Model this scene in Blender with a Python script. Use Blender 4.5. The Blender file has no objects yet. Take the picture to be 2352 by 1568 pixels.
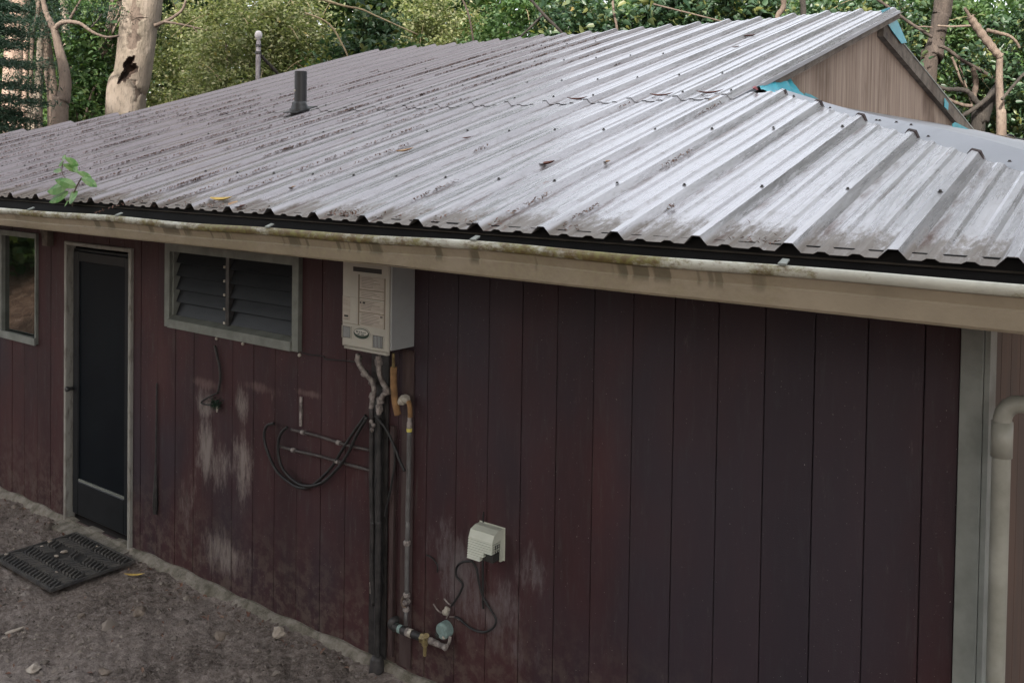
import bpy, bmesh, math, random
import numpy as np
from mathutils import Vector, Matrix
R_ = random.Random(7); NR = np.random.default_rng(11)
scene = bpy.context.scene; COL = scene.collection

# ------------------------------------------------------------------ camera
CAM_H = 2.75
FPX, YAW, PITCH, ROLL, SHIFT = 2204.0, 0.647821, 0.025278, 0.014754, -352.55   # px of a 2352 px wide frame
cF = Vector((-math.sin(YAW)*math.cos(PITCH), math.cos(YAW)*math.cos(PITCH), -math.sin(PITCH)))
_r = Vector((math.cos(YAW), math.sin(YAW), 0)); _u = _r.cross(cF)
cR = _r*math.cos(ROLL) + _u*math.sin(ROLL); cU = -_r*math.sin(ROLL) + _u*math.cos(ROLL)
cam_data = bpy.data.cameras.new('camera'); cam = bpy.data.objects.new('camera', cam_data); COL.objects.link(cam)
cam.matrix_world = Matrix(((cR.x, cU.x, -cF.x, 0), (cR.y, cU.y, -cF.y, 0), (cR.z, cU.z, -cF.z, CAM_H), (0, 0, 0, 1)))
cam_data.sensor_width = 36; cam_data.sensor_fit = 'HORIZONTAL'; cam_data.lens = FPX/2352*36
cam_data.shift_y = SHIFT/2352; cam_data.clip_start = 0.05; cam_data.clip_end = 2000
scene.camera = cam

# ------------------------------------------------------------------ sky, sun, exposure
SUN_EL, SUN_AZ = math.radians(38), math.radians(160)      # azimuth from +Y, negative towards -X
world = bpy.data.worlds.new('World'); scene.world = world; world.use_nodes = True
wn = world.node_tree.nodes; wl_ = world.node_tree.links
sky = wn.new('ShaderNodeTexSky'); sky.sky_type = 'NISHITA'; sky.sun_disc = False
sky.sun_elevation = SUN_EL; sky.sun_rotation = SUN_AZ; sky.air_density = 1.0; sky.dust_density = 7.0; sky.ozone_density = 1.0
bg = wn['Background']; bg.inputs['Strength'].default_value = 0.15; 
veil = wn.new('ShaderNodeMix'); veil.data_type = 'RGBA'; veil.inputs[0].default_value = .55      # thin even white cloud over the blue
veil.inputs[7].default_value = (9.0, 9.1, 9.3, 1); wl_.new(sky.outputs[0], veil.inputs[6]); wl_.new(veil.outputs[2], bg.inputs['Color'])
sl_ = bpy.data.lights.new('sun', 'SUN'); sl_.energy = 5.0; sl_.angle = math.radians(4); sl_.color = (1.0, .94, .85)
sun = bpy.data.objects.new('sun', sl_); COL.objects.link(sun)
S = Vector((math.sin(SUN_AZ)*math.cos(SUN_EL), math.cos(SUN_AZ)*math.cos(SUN_EL), math.sin(SUN_EL)))
sun.rotation_euler = (-S).to_track_quat('-Z', 'Y').to_euler()
sun.location = (10, -30, 25)
vs = scene.view_settings; vs.view_transform = 'Standard'; vs.look = 'None'; vs.gamma = 1; vs.exposure = 1.15

# ------------------------------------------------------------------ survey helpers: points on known planes of the place
def ray(px, py): return cF + cR*((px-1176)/FPX) + cU*((784+SHIFT-py)/FPX)
def on_y(px, py, y):
    d = ray(px, py); d = d*(y/d.y); return Vector((d.x, y, d.z+CAM_H))
def on_x(px, py, x):
    d = ray(px, py); d = d*(x/d.x); return Vector((x, d.y, d.z+CAM_H))
def on_z(px, py, z):
    d = ray(px, py); d = d*((z-CAM_H)/d.z); return Vector((d.x, d.y, z))
def at_d(px, py, depth): return Vector((0, 0, CAM_H)) + ray(px, py)*depth
WALL, EAVE, SL, ZE = 3.702, 2.81, 0.2874, 2.499            # wall plane, eave line, roof slope, sheet height at the eave
RIDGE = 8.35
def roof_z(y): return ZE + SL*(y-EAVE)
def on_roof(px, py, up=0.0):
    d = ray(px, py); t = (ZE+up-SL*EAVE-CAM_H)/(d.z-SL*d.y); d = d*t; return Vector((d.x, d.y, d.z+CAM_H))

# ------------------------------------------------------------------ mesh builder
WLOC = {}
def wloc(o): return WLOC.get(o.name, Vector((0, 0, 0))) if o else Vector((0, 0, 0))
def put(o, parent=None, loc=(0, 0, 0)):
    COL.objects.link(o)
    loc = Vector(loc); WLOC[o.name] = loc
    if parent: o.parent = parent; o.location = loc - wloc(parent)
    else: o.location = loc
    return o
def tag(o, label=None, cat=None, group=None, kind=None):
    for k, v in (('label', label), ('category', cat), ('group', group), ('kind', kind)):
        if v: o[k] = v
    return o
def thing(name, loc, label, cat, group=None):
    o = bpy.data.objects.new(name, None); o.empty_display_size = .1
    put(o, None, loc); return tag(o, label, cat, group)
class MB:
    def __init__(s): s.v = []; s.f = []
    def face(s, pts):
        n = len(s.v); s.v += [tuple(p) for p in pts]; s.f.append(tuple(range(n, n+len(pts)))); return s
    def box(s, x0, x1, y0, y1, z0, z1):
        n = len(s.v)
        s.v += [(x0,y0,z0),(x1,y0,z0),(x1,y1,z0),(x0,y1,z0),(x0,y0,z1),(x1,y0,z1),(x1,y1,z1),(x0,y1,z1)]
        for q in ((0,3,2,1),(4,5,6,7),(0,1,5,4),(1,2,6,5),(2,3,7,6),(3,0,4,7)): s.f.append(tuple(n+i for i in q))
        return s
    def cbox(s, x0, x1, y0, y1, z0, z1, c=.004):          # chamfered towards -y
        n = len(s.v)
        s.v += [(x0,y1,z0),(x1,y1,z0),(x1,y1,z1),(x0,y1,z1),(x0,y0+c,z0),(x1,y0+c,z0),(x1,y0+c,z1),(x0,y0+c,z1),(x0+c,y0,z0+c),(x1-c,y0,z0+c),(x1-c,y0,z1-c),(x0+c,y0,z1-c)]
        for q in ((0,1,2,3),(0,4,5,1),(1,5,6,2),(2,6,7,3),(3,7,4,0),(4,8,9,5),(5,9,10,6),(6,10,11,7),(7,11,8,4),(8,11,10,9)): s.f.append(tuple(n+i for i in q))
        return s
    def prism(s, ring0, ring1, caps=True):
        n = len(s.v); k = len(ring0); s.v += [tuple(p) for p in ring0]+[tuple(p) for p in ring1]
        for i in range(k): j = (i+1) % k; s.f.append((n+i, n+j, n+k+j, n+k+i))
        if caps: s.f.append(tuple(n+i for i in reversed(range(k)))); s.f.append(tuple(n+k+i for i in range(k)))
        return s
    def tube(s, pts, r, seg=8, caps=True, wob=0, ph=0):
        pts = [Vector(p) for p in pts]; m = len(pts); rr = r if isinstance(r, (list, tuple)) else [r]*m
        t0 = (pts[1]-pts[0]).normalized(); a = t0.orthogonal().normalized(); n0 = len(s.v)
        for i, p in enumerate(pts):
            t = (pts[min(i+1, m-1)]-pts[max(i-1, 0)])
            t = t.normalized() if t.length > 1e-9 else t0
            a = (a - t*a.dot(t)); a = a.normalized() if a.length > 1e-6 else t.orthogonal().normalized(); b = t.cross(a)
            for k in range(seg):
                th = 2*math.pi*k/seg
                fi = i*40/max(m, 40); w = 1 + (wob*(math.sin(3*th+fi*.35+ph)*.5+math.sin(5*th-fi*.8+ph*2)*.3+math.sin(2*th+fi*.17)*.4) if wob else 0)
                q = p + (a*math.cos(th)+b*math.sin(th))*rr[i]*w; s.v.append(tuple(q))
        for i in range(m-1):
            for k in range(seg):
                j = (k+1) % seg; s.f.append((n0+i*seg+k, n0+i*seg+j, n0+(i+1)*seg+j, n0+(i+1)*seg+k))
        if caps:
            s.f.append(tuple(n0+k for k in reversed(range(seg)))); s.f.append(tuple(n0+(m-1)*seg+k for k in range(seg)))
        return s
    def lathe(s, c, axis, prof, seg=16):
        c = Vector(c); ax = Vector(axis).normalized(); a = ax.orthogonal().normalized(); b = ax.cross(a); n = len(s.v)
        for (h, r) in prof:
            for k in range(seg):
                th = 2*math.pi*k/seg; s.v.append(tuple(c+ax*h+(a*math.cos(th)+b*math.sin(th))*r))
        for i in range(len(prof)-1):
            for k in range(seg):
                j = (k+1) % seg; s.f.append((n+i*seg+k, n+i*seg+j, n+(i+1)*seg+j, n+(i+1)*seg+k))
        s.f.append(tuple(n+k for k in reversed(range(seg)))); s.f.append(tuple(n+(len(prof)-1)*seg+k for k in range(seg)))
        return s
    def mesh(s, name, origin=(0, 0, 0), smooth=False):
        o = Vector(origin); me = bpy.data.meshes.new(name)
        me.from_pydata([(x-o.x, y-o.y, z-o.z) for x, y, z in s.v], [], s.f); me.update()
        if smooth: me.polygons.foreach_set('use_smooth', [True]*len(me.polygons))
        return me
    def build(s, name, mat, parent=None, origin=None, smooth=False, label=None):
        og = origin if origin is not None else (0, 0, 0)
        me = s.mesh(name, og, smooth); me.materials.append(mat)
        o = bpy.data.objects.new(name, me); put(o, parent, og)
        if label: o['label'] = label
        return o
def spline(P, n=8):
    P = [Vector(p) for p in P]; out = []
    for i in range(len(P)-1):
        p0, p1, p2, p3 = P[max(i-1, 0)], P[i], P[i+1], P[min(i+2, len(P)-1)]
        for k in range(n):
            t = k/n
            out.append(.5*((2*p1)+(p2-p0)*t+(2*p0-5*p1+4*p2-p3)*t*t+(3*p1-p0-3*p2+p3)*t*t*t))
    out.append(P[-1]); return out

# ------------------------------------------------------------------ materials
def ramp(nt, fac, stops):
    r = nt.nodes.new('ShaderNodeValToRGB'); e = r.color_ramp.elements
    while len(e) < len(stops): e.new(.5)
    for el, (p, c) in zip(e, stops): el.position = p; el.color = (*c, 1) if len(c) == 3 else c
    nt.links.new(fac, r.inputs[0]); return r.outputs[0]
def pos(nt, scale=(1, 1, 1)):
    g = nt.nodes.new('ShaderNodeNewGeometry'); m = nt.nodes.new('ShaderNodeMapping'); m.inputs['Scale'].default_value = scale
    nt.links.new(g.outputs['Position'], m.inputs['Vector']); return m.outputs[0]
def noise(nt, vec, scale, detail=5, rough=.6):
    n = nt.nodes.new('ShaderNodeTexNoise'); n.inputs['Scale'].default_value = scale; n.inputs['Detail'].default_value = detail
    n.inputs['Roughness'].default_value = rough; nt.links.new(vec, n.inputs['Vector']); return n.outputs[0]
def mixc(nt, fac, a, b, mode='MIX'):
    m = nt.nodes.new('ShaderNodeMix'); m.data_type = 'RGBA'; m.blend_type = mode
    for sock, val in ((m.inputs[0], fac), (m.inputs[6], a), (m.inputs[7], b)):
        if hasattr(val, 'links'): nt.links.new(val, sock)
        elif isinstance(val, (int, float)): sock.default_value = val
        else: sock.default_value = (*val, 1)
    return m.outputs[2]
def math_(nt, op, a, b=0.0, clamp=False):
    m = nt.nodes.new('ShaderNodeMath'); m.operation = op; m.use_clamp = clamp
    for sock, val in ((m.inputs[0], a), (m.inputs[1], b)):
        if hasattr(val, 'links'): nt.links.new(val, sock)
        else: sock.default_value = val
    return m.outputs[0]
def maprange(nt, v, a, b, c=0.0, d=1.0, smooth=True):
    m = nt.nodes.new('ShaderNodeMapRange'); m.interpolation_type = 'SMOOTHSTEP' if smooth else 'LINEAR'
    nt.links.new(v, m.inputs[0])
    for i, x in enumerate((a, b, c, d)): m.inputs[1+i].default_value = x
    return m.outputs[0]
def sepxyz(nt):
    g = nt.nodes.new('ShaderNodeNewGeometry'); s = nt.nodes.new('ShaderNodeSeparateXYZ'); nt.links.new(g.outputs['Position'], s.inputs[0]); return s.outputs
def newmat(name):
    m = bpy.data.materials.new(name); m.use_nodes = True; nt = m.node_tree; return m, nt, nt.nodes['Principled BSDF']
def bump(nt, bs, h, strength, dist=.01):
    b = nt.nodes.new('ShaderNodeBump'); b.inputs['Strength'].default_value = strength; b.inputs['Distance'].default_value = dist
    nt.links.new(h, b.inputs['Height']); nt.links.new(b.outputs[0], bs.inputs['Normal'])
def simple(name, c1, c2=None, rough=.7, scale=8, stretch=(1, 1, 1), bumps=.15, bscale=60, metallic=0, spec=.5, lo=.35, hi=.65, bdist=.004):
    m, nt, b = newmat(name); c2 = c2 or tuple(x*.7 for x in c1)
    v = pos(nt, stretch); n = noise(nt, v, scale)
    nt.links.new(ramp(nt, n, [(lo, c1), (hi, c2)]), b.inputs['Base Color'])
    b.inputs['Roughness'].default_value = rough; b.inputs['Metallic'].default_value = metallic; b.inputs['Specular IOR Level'].default_value = spec
    if bumps: bump(nt, b, noise(nt, v, bscale, 4), bumps, bdist)
    return m
def wallpt(px, py): return on_y(px, py, WALL)
def patchmask(nt, ells, nscale=7, lo=.42, hi=.58):
    """soft patches on the wall (worn or stained paint): ellipses in metres on the wall, broken up by noise"""
    g = nt.nodes.new('ShaderNodeNewGeometry'); out = None
    for (cx, cz, rx, rz, w) in ells:
        s1 = nt.nodes.new('ShaderNodeVectorMath'); s1.operation = 'SUBTRACT'; s1.inputs[1].default_value = (cx, 0, cz); nt.links.new(g.outputs['Position'], s1.inputs[0])
        s2 = nt.nodes.new('ShaderNodeVectorMath'); s2.operation = 'MULTIPLY'; s2.inputs[1].default_value = (1/rx, 0, 1/rz); nt.links.new(s1.outputs[0], s2.inputs[0])
        s3 = nt.nodes.new('ShaderNodeVectorMath'); s3.operation = 'LENGTH'; nt.links.new(s2.outputs[0], s3.inputs[0])
        e = maprange(nt, s3.outputs['Value'], .1, 1.45, w, -.45)
        out = e if out is None else math_(nt, 'MAXIMUM', out, e)
    n = noise(nt, pos(nt, (1.7, 1, .45)), nscale, 9, .72); n2 = noise(nt, pos(nt, (1, 1, .25)), 55, 6, .75)
    k = math_(nt, 'ADD', math_(nt, 'MULTIPLY', out, .62), math_(nt, 'MULTIPLY', math_(nt, 'SUBTRACT', n, .5), 2.1))
    k = math_(nt, 'ADD', k, math_(nt, 'MULTIPLY', math_(nt, 'SUBTRACT', n2, .5), 1.2))
    return maprange(nt, k, .02, .85)
def siding_material():
    m, nt, b = newmat('maroon_siding_paint')
    v = pos(nt, (1, 1, .35)); n1 = noise(nt, v, 3.5, 6); n2 = noise(nt, pos(nt, (1, 1, .12)), 45, 6, .7)
    c = ramp(nt, n1, [(.3, (.031, .0165, .0195)), (.55, (.050, .0205, .0225)), (.75, (.064, .031, .031))])
    c = mixc(nt, maprange(nt, n2, .5, .8), c, (.062, .05, .048))
    c = mixc(nt, math_(nt, 'MULTIPLY', maprange(nt, noise(nt, pos(nt, (1, 1, .6)), .7, 3), .44, .66), .7), c, (.030, .0285, .039))  # broad bluish areas painted in for the sky's reflection on the boards
    def ell(px, py, rx, ry, w=1.0):
        p = wallpt(px, py); q = wallpt(px+rx, py); r = wallpt(px, py+ry); return (p.x, p.z, abs(q.x-p.x), abs(r.z-p.z), w)
    white = [ell(472, 1030, 26, 95), ell(505, 1075, 26, 70, .8), ell(556, 1070, 30, 95), ell(508, 1270, 60, 62), ell(470, 930, 24, 50, .7), ell(556, 930, 22, 60, .6), ell(430, 1150, 30, 90, .45), ell(560, 1290, 30, 40, .6)]
    c = mixc(nt, math_(nt, 'MULTIPLY', patchmask(nt, white, 9), .85), c, (.23, .20, .185))
    band = [ell(470, 880, 60, 16, .8), ell(590, 888, 60, 16, .8), ell(705, 903, 42, 11, 1), ell(640, 905, 40, 30, .4)]
    c = mixc(nt, math_(nt, 'MULTIPLY', patchmask(nt, band, 6), .45), c, (.21, .15, .135))
    grey = [ell(1060, 1330, 80, 130, .85), ell(1130, 1400, 90, 110, .8), ell(1215, 1310, 45, 70, .7), ell(1020, 1260, 60, 90, .7), ell(1150, 1480, 120, 60, .5)]
    c = mixc(nt, math_(nt, 'MULTIPLY', patchmask(nt, grey, 6), .62), c, (.17, .155, .16))
    oi = nt.nodes.new('ShaderNodeObjectInfo'); c = mixc(nt, 1.0, c, ramp(nt, oi.outputs['Random'], [(0, (.92, .92, .93)), (.5, (1, 1, 1)), (1, (1.08, 1.06, 1.05))]), 'MULTIPLY')
    # grime and splash towards the ground, pale flecks
    z = sepxyz(nt)[2]
    low = math_(nt, 'MULTIPLY', maprange(nt, z, .75, .05), maprange(nt, noise(nt, pos(nt), 14, 6, .7), .42, .62))
    c = mixc(nt, math_(nt, 'MULTIPLY', low, .55), c, (.12, .095, .08))
    fl = maprange(nt, noise(nt, pos(nt), 130, 2), .735, .76); c = mixc(nt, math_(nt, 'MULTIPLY', fl, .7), c, (.38, .36, .34))
    nt.links.new(c, b.inputs['Base Color']); b.inputs['Roughness'].default_value = .6; b.inputs['Specular IOR Level'].default_value = .28
    bump(nt, b, math_(nt, 'ADD', n2, noise(nt, pos(nt), 160, 3)), .25, .003)
    return m
def roof_material():
    m, nt, b = newmat('pale_grey_roof_paint')
    st = pos(nt, (9, .55, .55)); n1 = noise(nt, st, 3.0, 7, .65)
    n0 = noise(nt, pos(nt), .9, 3)
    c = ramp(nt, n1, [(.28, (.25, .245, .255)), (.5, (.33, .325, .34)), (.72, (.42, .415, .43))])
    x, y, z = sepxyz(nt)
    far = maprange(nt, x, -2.0, -6.5)                                   # left half painted darker for dull tree reflections, right kept pale for glare
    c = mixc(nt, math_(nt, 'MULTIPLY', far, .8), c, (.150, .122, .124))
    streak = maprange(nt, noise(nt, pos(nt, (26, .7, .7)), 2.2, 6, .7), .56, .70)
    c = mixc(nt, math_(nt, 'MULTIPLY', streak, .5), c, (.12, .095, .085))
    # lichen and dirt gathered at the low edge in the pans: height above the pan = z - plane
    hpan = math_(nt, 'SUBTRACT', z, math_(nt, 'ADD', math_(nt, 'MULTIPLY', y, SL), ZE-SL*EAVE))
    inpan = maprange(nt, hpan, .022, .006)
    edge = maprange(nt, y, EAVE+.42, EAVE)
    gn = noise(nt, pos(nt, (4, 1.2, 1)), 9, 9, .8)
    gr = math_(nt, 'MULTIPLY', inpan, maprange(nt, math_(nt, 'ADD', gn, math_(nt, 'MULTIPLY', edge, .38)), .62, .86))
    c = mixc(nt, math_(nt, 'MULTIPLY', gr, .6), c, (.125, .10, .065))
    speck = maprange(nt, noise(nt, pos(nt, (1, .6, 1)), 30, 7, .8), .50, .70)
    c = mixc(nt, math_(nt, 'MULTIPLY', math_(nt, 'MULTIPLY', speck, inpan), .6), c, (.13, .115, .10))
    fx_ = math_(nt, 'FRACT', math_(nt, 'ADD', math_(nt, 'MULTIPLY', x, 1/.3048), 5.954/.3048+20.5)); dx_ = math_(nt, 'MULTIPLY', math_(nt, 'SUBTRACT', fx_, .5), .3048)
    footd = math_(nt, 'MULTIPLY', maprange(nt, dx_, .036, .046), maprange(nt, dx_, .085, .050))          # dirt line where rain stands along the rib
    fn = maprange(nt, math_(nt, 'ADD', noise(nt, pos(nt, (6, 1.3, 1)), 3, 7, .7), math_(nt, 'MULTIPLY', far, .08)), .44, .60)
    c = mixc(nt, math_(nt, 'MULTIPLY', math_(nt, 'MULTIPLY', footd, fn), .85), c, (.085, .052, .042))
    rust = math_(nt, 'MULTIPLY', maprange(nt, noise(nt, pos(nt, (7, .9, 1)), 5, 5, .7), .66, .74), inpan)
    c = mixc(nt, math_(nt, 'MULTIPLY', rust, .7), c, (.17, .085, .055))
    nt.links.new(c, b.inputs['Base Color'])
    b.inputs['Metallic'].default_value = .5
    rr = ramp(nt, n1, [(.3, (.19,)*3), (.7, (.36,)*3)])
    rr2 = mixc(nt, gr, rr, (.85, .85, .85)); nt.links.new(rr2, b.inputs['Roughness'])
    bump(nt, b, math_(nt, 'ADD', math_(nt, 'MULTIPLY', n0, 3.0), math_(nt, 'ADD', noise(nt, pos(nt, (5, .9, .9)), 5, 3), math_(nt, 'MULTIPLY', noise(nt, pos(nt), 70, 4), .2))), .22, .02)
    return m
def gutter_material(name, base, moss=1.0):
    m, nt, b = newmat(name)
    x, y, z = sepxyz(nt)
    c = ramp(nt, noise(nt, pos(nt), 5, 5), [(.3, base), (.7, tuple(k*.78 for k in base))])
    where = math_(nt, 'MULTIPLY', maprange(nt, x, -.55, -1.6), maprange(nt, x, -6.5, -4.8))
    mo = maprange(nt, math_(nt, 'ADD', math_(nt, 'MULTIPLY', math_(nt, 'ADD', noise(nt, pos(nt, (1, 1, 2)), 26, 9, .8), noise(nt, pos(nt), 2.3, 3)), .5), math_(nt, 'MULTIPLY', where, .13)), .51, .66)
    mc = ramp(nt, noise(nt, pos(nt), 40, 4), [(.35, (.16, .15, .045)), (.6, (.11, .075, .03))])
    c = mixc(nt, math_(nt, 'MULTIPLY', mo, moss), c, mc)
    drip = math_(nt, 'MULTIPLY', maprange(nt, noise(nt, pos(nt, (1, 0, .06)), 11, 3, .6), .545, .60), where)
    lowz = math_(nt, 'MULTIPLY', maprange(nt, z, 2.37, 2.40), maprange(nt, z, 2.436, 2.428))
    c = mixc(nt, math_(nt, 'MULTIPLY', math_(nt, 'MULTIPLY', drip, lowz), .62), c, (.05, .045, .025))
    nt.links.new(c, b.inputs['Base Color']); b.inputs['Roughness'].default_value = .55
    bump(nt, b, noise(nt, pos(nt), 60, 5), .3, .004)
    return m
def ground_material():
    m, nt, b = newmat('gritty_soil_concrete')
    n1 = noise(nt, pos(nt), 1.7, 7, .7); n2 = noise(nt, pos(nt), 28, 8, .75)
    c = ramp(nt, n1, [(.36, (.075, .057, .047)), (.47, (.19, .155, .136)), (.62, (.29, .245, .22))])
    c = mixc(nt, .5, c, ramp(nt, n2, [(.38, (.035, .028, .024)), (.52, (.22, .19, .17)), (.68, (.48, .43, .40))]))
    x, y, z = sepxyz(nt)
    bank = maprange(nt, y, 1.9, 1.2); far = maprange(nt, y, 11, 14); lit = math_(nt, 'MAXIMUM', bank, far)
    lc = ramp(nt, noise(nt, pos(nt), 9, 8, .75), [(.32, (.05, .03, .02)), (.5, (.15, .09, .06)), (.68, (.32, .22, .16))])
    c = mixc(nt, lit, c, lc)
    nt.links.new(c, b.inputs['Base Color']); b.inputs['Roughness'].default_value = .95; b.inputs['Specular IOR Level'].default_value = .2
    bump(nt, b, math_(nt, 'ADD', n2, noise(nt, pos(nt), 110, 5, .7)), .9, .02)
    return m
def leaf_material(name, cols, trans=.35, rough=.5):
    m, nt, b = newmat(name); g = nt.nodes.new('ShaderNodeNewGeometry')
    st = [((i+.0)/max(1, len(cols)-1), c) for i, c in enumerate(cols)]
    c = ramp(nt, g.outputs['Random Per Island'], st)
    c = mixc(nt, .35, c, ramp(nt, noise(nt, pos(nt), .8, 3), [(.35, (.5, .5, .5)), (.65, (1.3, 1.3, 1.1))]), 'MULTIPLY')
    nt.links.new(c, b.inputs['Base Color']); b.inputs['Roughness'].default_value = rough; b.inputs['Specular IOR Level'].default_value = .35
    t = nt.nodes.new('ShaderNodeBsdfTranslucent'); nt.links.new(mixc(nt, 1.0, c, (1.0, 1.12, .62), 'MULTIPLY'), t.inputs['Color'])
    mx = nt.nodes.new('ShaderNodeMixShader'); mx.inputs[0].default_value = trans
    nt.links.new(b.outputs[0], mx.inputs[1]); nt.links.new(t.outputs[0], mx.inputs[2]); nt.links.new(mx.outputs[0], nt.nodes['Material Output'].inputs['Surface'])
    return m
def wood_material(name, cols, rough=.85, across=(30, 30, .9), stain=(.05, .03, .02), amt=.5):
    m, nt, b = newmat(name)
    n = noise(nt, pos(nt, across), 1.0, 7, .7); c = ramp(nt, n, [(.3, cols[0]), (.5, cols[1]), (.7, cols[2])])
    s = maprange(nt, noise(nt, pos(nt, (1, 1, .4)), 1.7, 5), .5, .72); c = mixc(nt, math_(nt, 'MULTIPLY', s, amt), c, stain)
    nt.links.new(c, b.inputs['Base Color']); b.inputs['Roughness'].default_value = rough
    bump(nt, b, n, .5, .004); return m

M = {}
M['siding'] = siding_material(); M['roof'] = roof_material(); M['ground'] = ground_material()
M['backing'] = simple('wall_backing', (.012, .009, .009), rough=.95)
M['trim'] = simple('grey_green_trim_paint', (.20, .215, .195), (.13, .14, .125), .6, 9, bscale=120)
M['trim_pale'] = simple('pale_corner_trim', (.22, .235, .22), (.155, .168, .155), .65, 7, bscale=150)
M['pipe_white'] = simple('off_white_plastic_pipe', (.30, .30, .265), (.21, .21, .18), .45, 6, bscale=150, bumps=.1)
M['doorframe'] = simple('peeling_white_frame', (.27, .265, .24), (.13, .115, .10), .75, 30, stretch=(1, 1, .3), lo=.5, hi=.72)
M['door'] = simple('black_door_paint', (.007, .009, .011), (.013, .015, .018), .45, 6, bumps=.05, spec=.3)
M['doorpanel'] = simple('dark_door_panel', (.003, .005, .008), (.005, .008, .011), .5, 3, bumps=.02, spec=.12)
M['louvre'] = simple('dark_louvre_glass', (.006, .007, .009), (.014, .015, .017), .35, 12, stretch=(.4, 1, 2), bumps=.04, spec=.3)
M['metal_dark'] = simple('dull_aluminium', (.10, .10, .10), (.06, .06, .06), .45, 20, metallic=.6)
M['fascia'] = simple('taupe_fascia', (.20, .165, .125), (.165, .135, .10), .6, 4, bumps=.06)
M['gutlip'] = gutter_material('weathered_gutter_lip', (.46, .46, .40), 1.0)
M['gutface'] = gutter_material('taupe_gutter_face', (.315, .268, .198), .25)
M['black'] = simple('black_gutter_inside', (.005, .005, .006), (.008, .008, .009), .7, 6, spec=.2)
M['rubber'] = simple('black_rubber', (.03, .03, .031), (.075, .07, .063), .75, 14, bscale=90)
M['mat'] = simple('dusty_black_rubber', (.006, .006, .006), (.028, .025, .022), .8, 9, bscale=120, bumps=.5)
M['vent'] = simple('black_vent_plastic', (.010, .011, .012), (.016, .016, .017), .45, 9, bumps=.05)
M['flash'] = simple('grey_flashing', (.25, .26, .285), (.20, .21, .235), .45, 1.2, bumps=.05, metallic=.2)
M['plug'] = simple('dark_rib_plug', (.012, .006, .007), (.03, .014, .012), .9)
M['screw'] = simple('dark_screw', (.03, .027, .027), rough=.5, bumps=0)
M['plywood'] = wood_material('weathered_plywood', [(.12, .085, .062), (.26, .20, .16), (.36, .30, .25)], across=(40, 40, .8), stain=(.06, .032, .018), amt=.75)
M['oldwood'] = wood_material('old_dark_rake_wood', [(.035, .028, .024), (.10, .085, .07), (.17, .15, .125)], across=(9, 9, 9))
M['tarp'] = simple('turquoise_tarp', (.02, .34, .42), (.015, .22, .30), .45, 6, bumps=.2, bscale=25)
M['heater'] = simple('beige_enamel', (.42, .41, .36), (.36, .35, .31), .4, 6, bumps=.03)
M['heaterside'] = simple('grey_enamel', (.34, .36, .365), (.29, .305, .31), .4, 4, bumps=.03)
M['sticker'] = simple('aged_paper_sticker', (.42, .38, .33), (.32, .29, .25), .6, 25, stretch=(.5, 1, 3), bumps=0)
M['ink'] = simple('sticker_ink', (.02, .02, .02), rough=.6, bumps=0)
M['inkgrey'] = simple('sticker_small_print', (.22, .20, .175), rough=.7, bumps=0)
M['badge'] = simple('dark_green_badge', (.03, .06, .05), (.015, .03, .02), .3, 30, bumps=0)
M['badgelight'] = simple('badge_silver', (.5, .5, .46), rough=.35, bumps=0)
M['pipe_pale'] = simple('taped_pale_pipe', (.30, .27, .25), (.10, .085, .08), .6, 30, lo=.4, hi=.6)
M['pipe_dark'] = simple('blackened_pipe', (.012, .012, .012), (.04, .036, .036), .6, 18)
M['pipe_steel'] = simple('painted_steel_pipe', (.15, .15, .15), (.075, .07, .068), .5, 26, stretch=(1, 1, .4))
M['pipe_dull'] = simple('dull_brown_pipe', (.075, .065, .062), (.04, .032, .03), .6, 22)
M['foam'] = simple('tan_foam_insulation', (.27, .155, .07), (.16, .09, .04), .9, 22)
M['tape'] = simple('pale_tape', (.45, .42, .36), (.27, .25, .21), .6, 40)
M['yellow'] = simple('yellow_tag', (.62, .55, .12), rough=.5, bumps=0)
M['brass'] = simple('old_brass', (.35, .29, .14), (.16, .12, .06), .45, 40, metallic=.5)
M['wire'] = simple('black_cable', (.010, .010, .011), (.02, .02, .02), .55, 20)
M['verdigris'] = simple('chalky_green_box', (.23, .33, .31), (.15, .21, .20), .8, 30)
M['hood'] = simple('cream_plastic', (.55, .57, .49), (.45, .47, .40), .45, 5, bumps=.03)
M['hooddark'] = simple('dark_cavity', (.03, .03, .028), rough=.9)  # near-black tone for the hood's inside, its slots and the box hole
M['redbatten'] = simple('maroon_batten', (.04, .022, .022), (.065, .045, .042), .7, 30, stretch=(1, 1, .2))
M['concrete'] = simple('mossy_footing', (.23, .21, .18), (.09, .082, .06), .95, 14, bscale=70, bumps=.8, bdist=.01)
M['stone'] = simple('loose_stone', (.19, .155, .125), (.09, .07, .055), .9, 18, bscale=50, bumps=.6)
M['stonepale'] = simple('pale_stone', (.38, .34, .29), (.24, .20, .16), .9, 18)
M['deck'] = simple('roof_deck_wood', (.09, .075, .06), rough=.9)
M['deadleaf'] = simple('dry_leaf_tan', (.42, .29, .17), (.22, .11, .06), .8, 30)
M['deadred'] = simple('dry_leaf_red_brown', (.13, .045, .03), (.06, .025, .02), .8, 30)
M['yellowleaf'] = simple('yellow_leaf', (.55, .40, .10), (.36, .24, .07), .7, 30)
M['litter'] = leaf_material('roof_leaf_litter', [(.10, .05, .04), (.17, .09, .07), (.21, .14, .11), (.13, .075, .06)], .05, .9)
M['gravel'] = leaf_material('gravel_bits', [(.06, .05, .043), (.15, .128, .114), (.24, .21, .19), (.11, .09, .08)], 0.0, .95)
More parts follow.
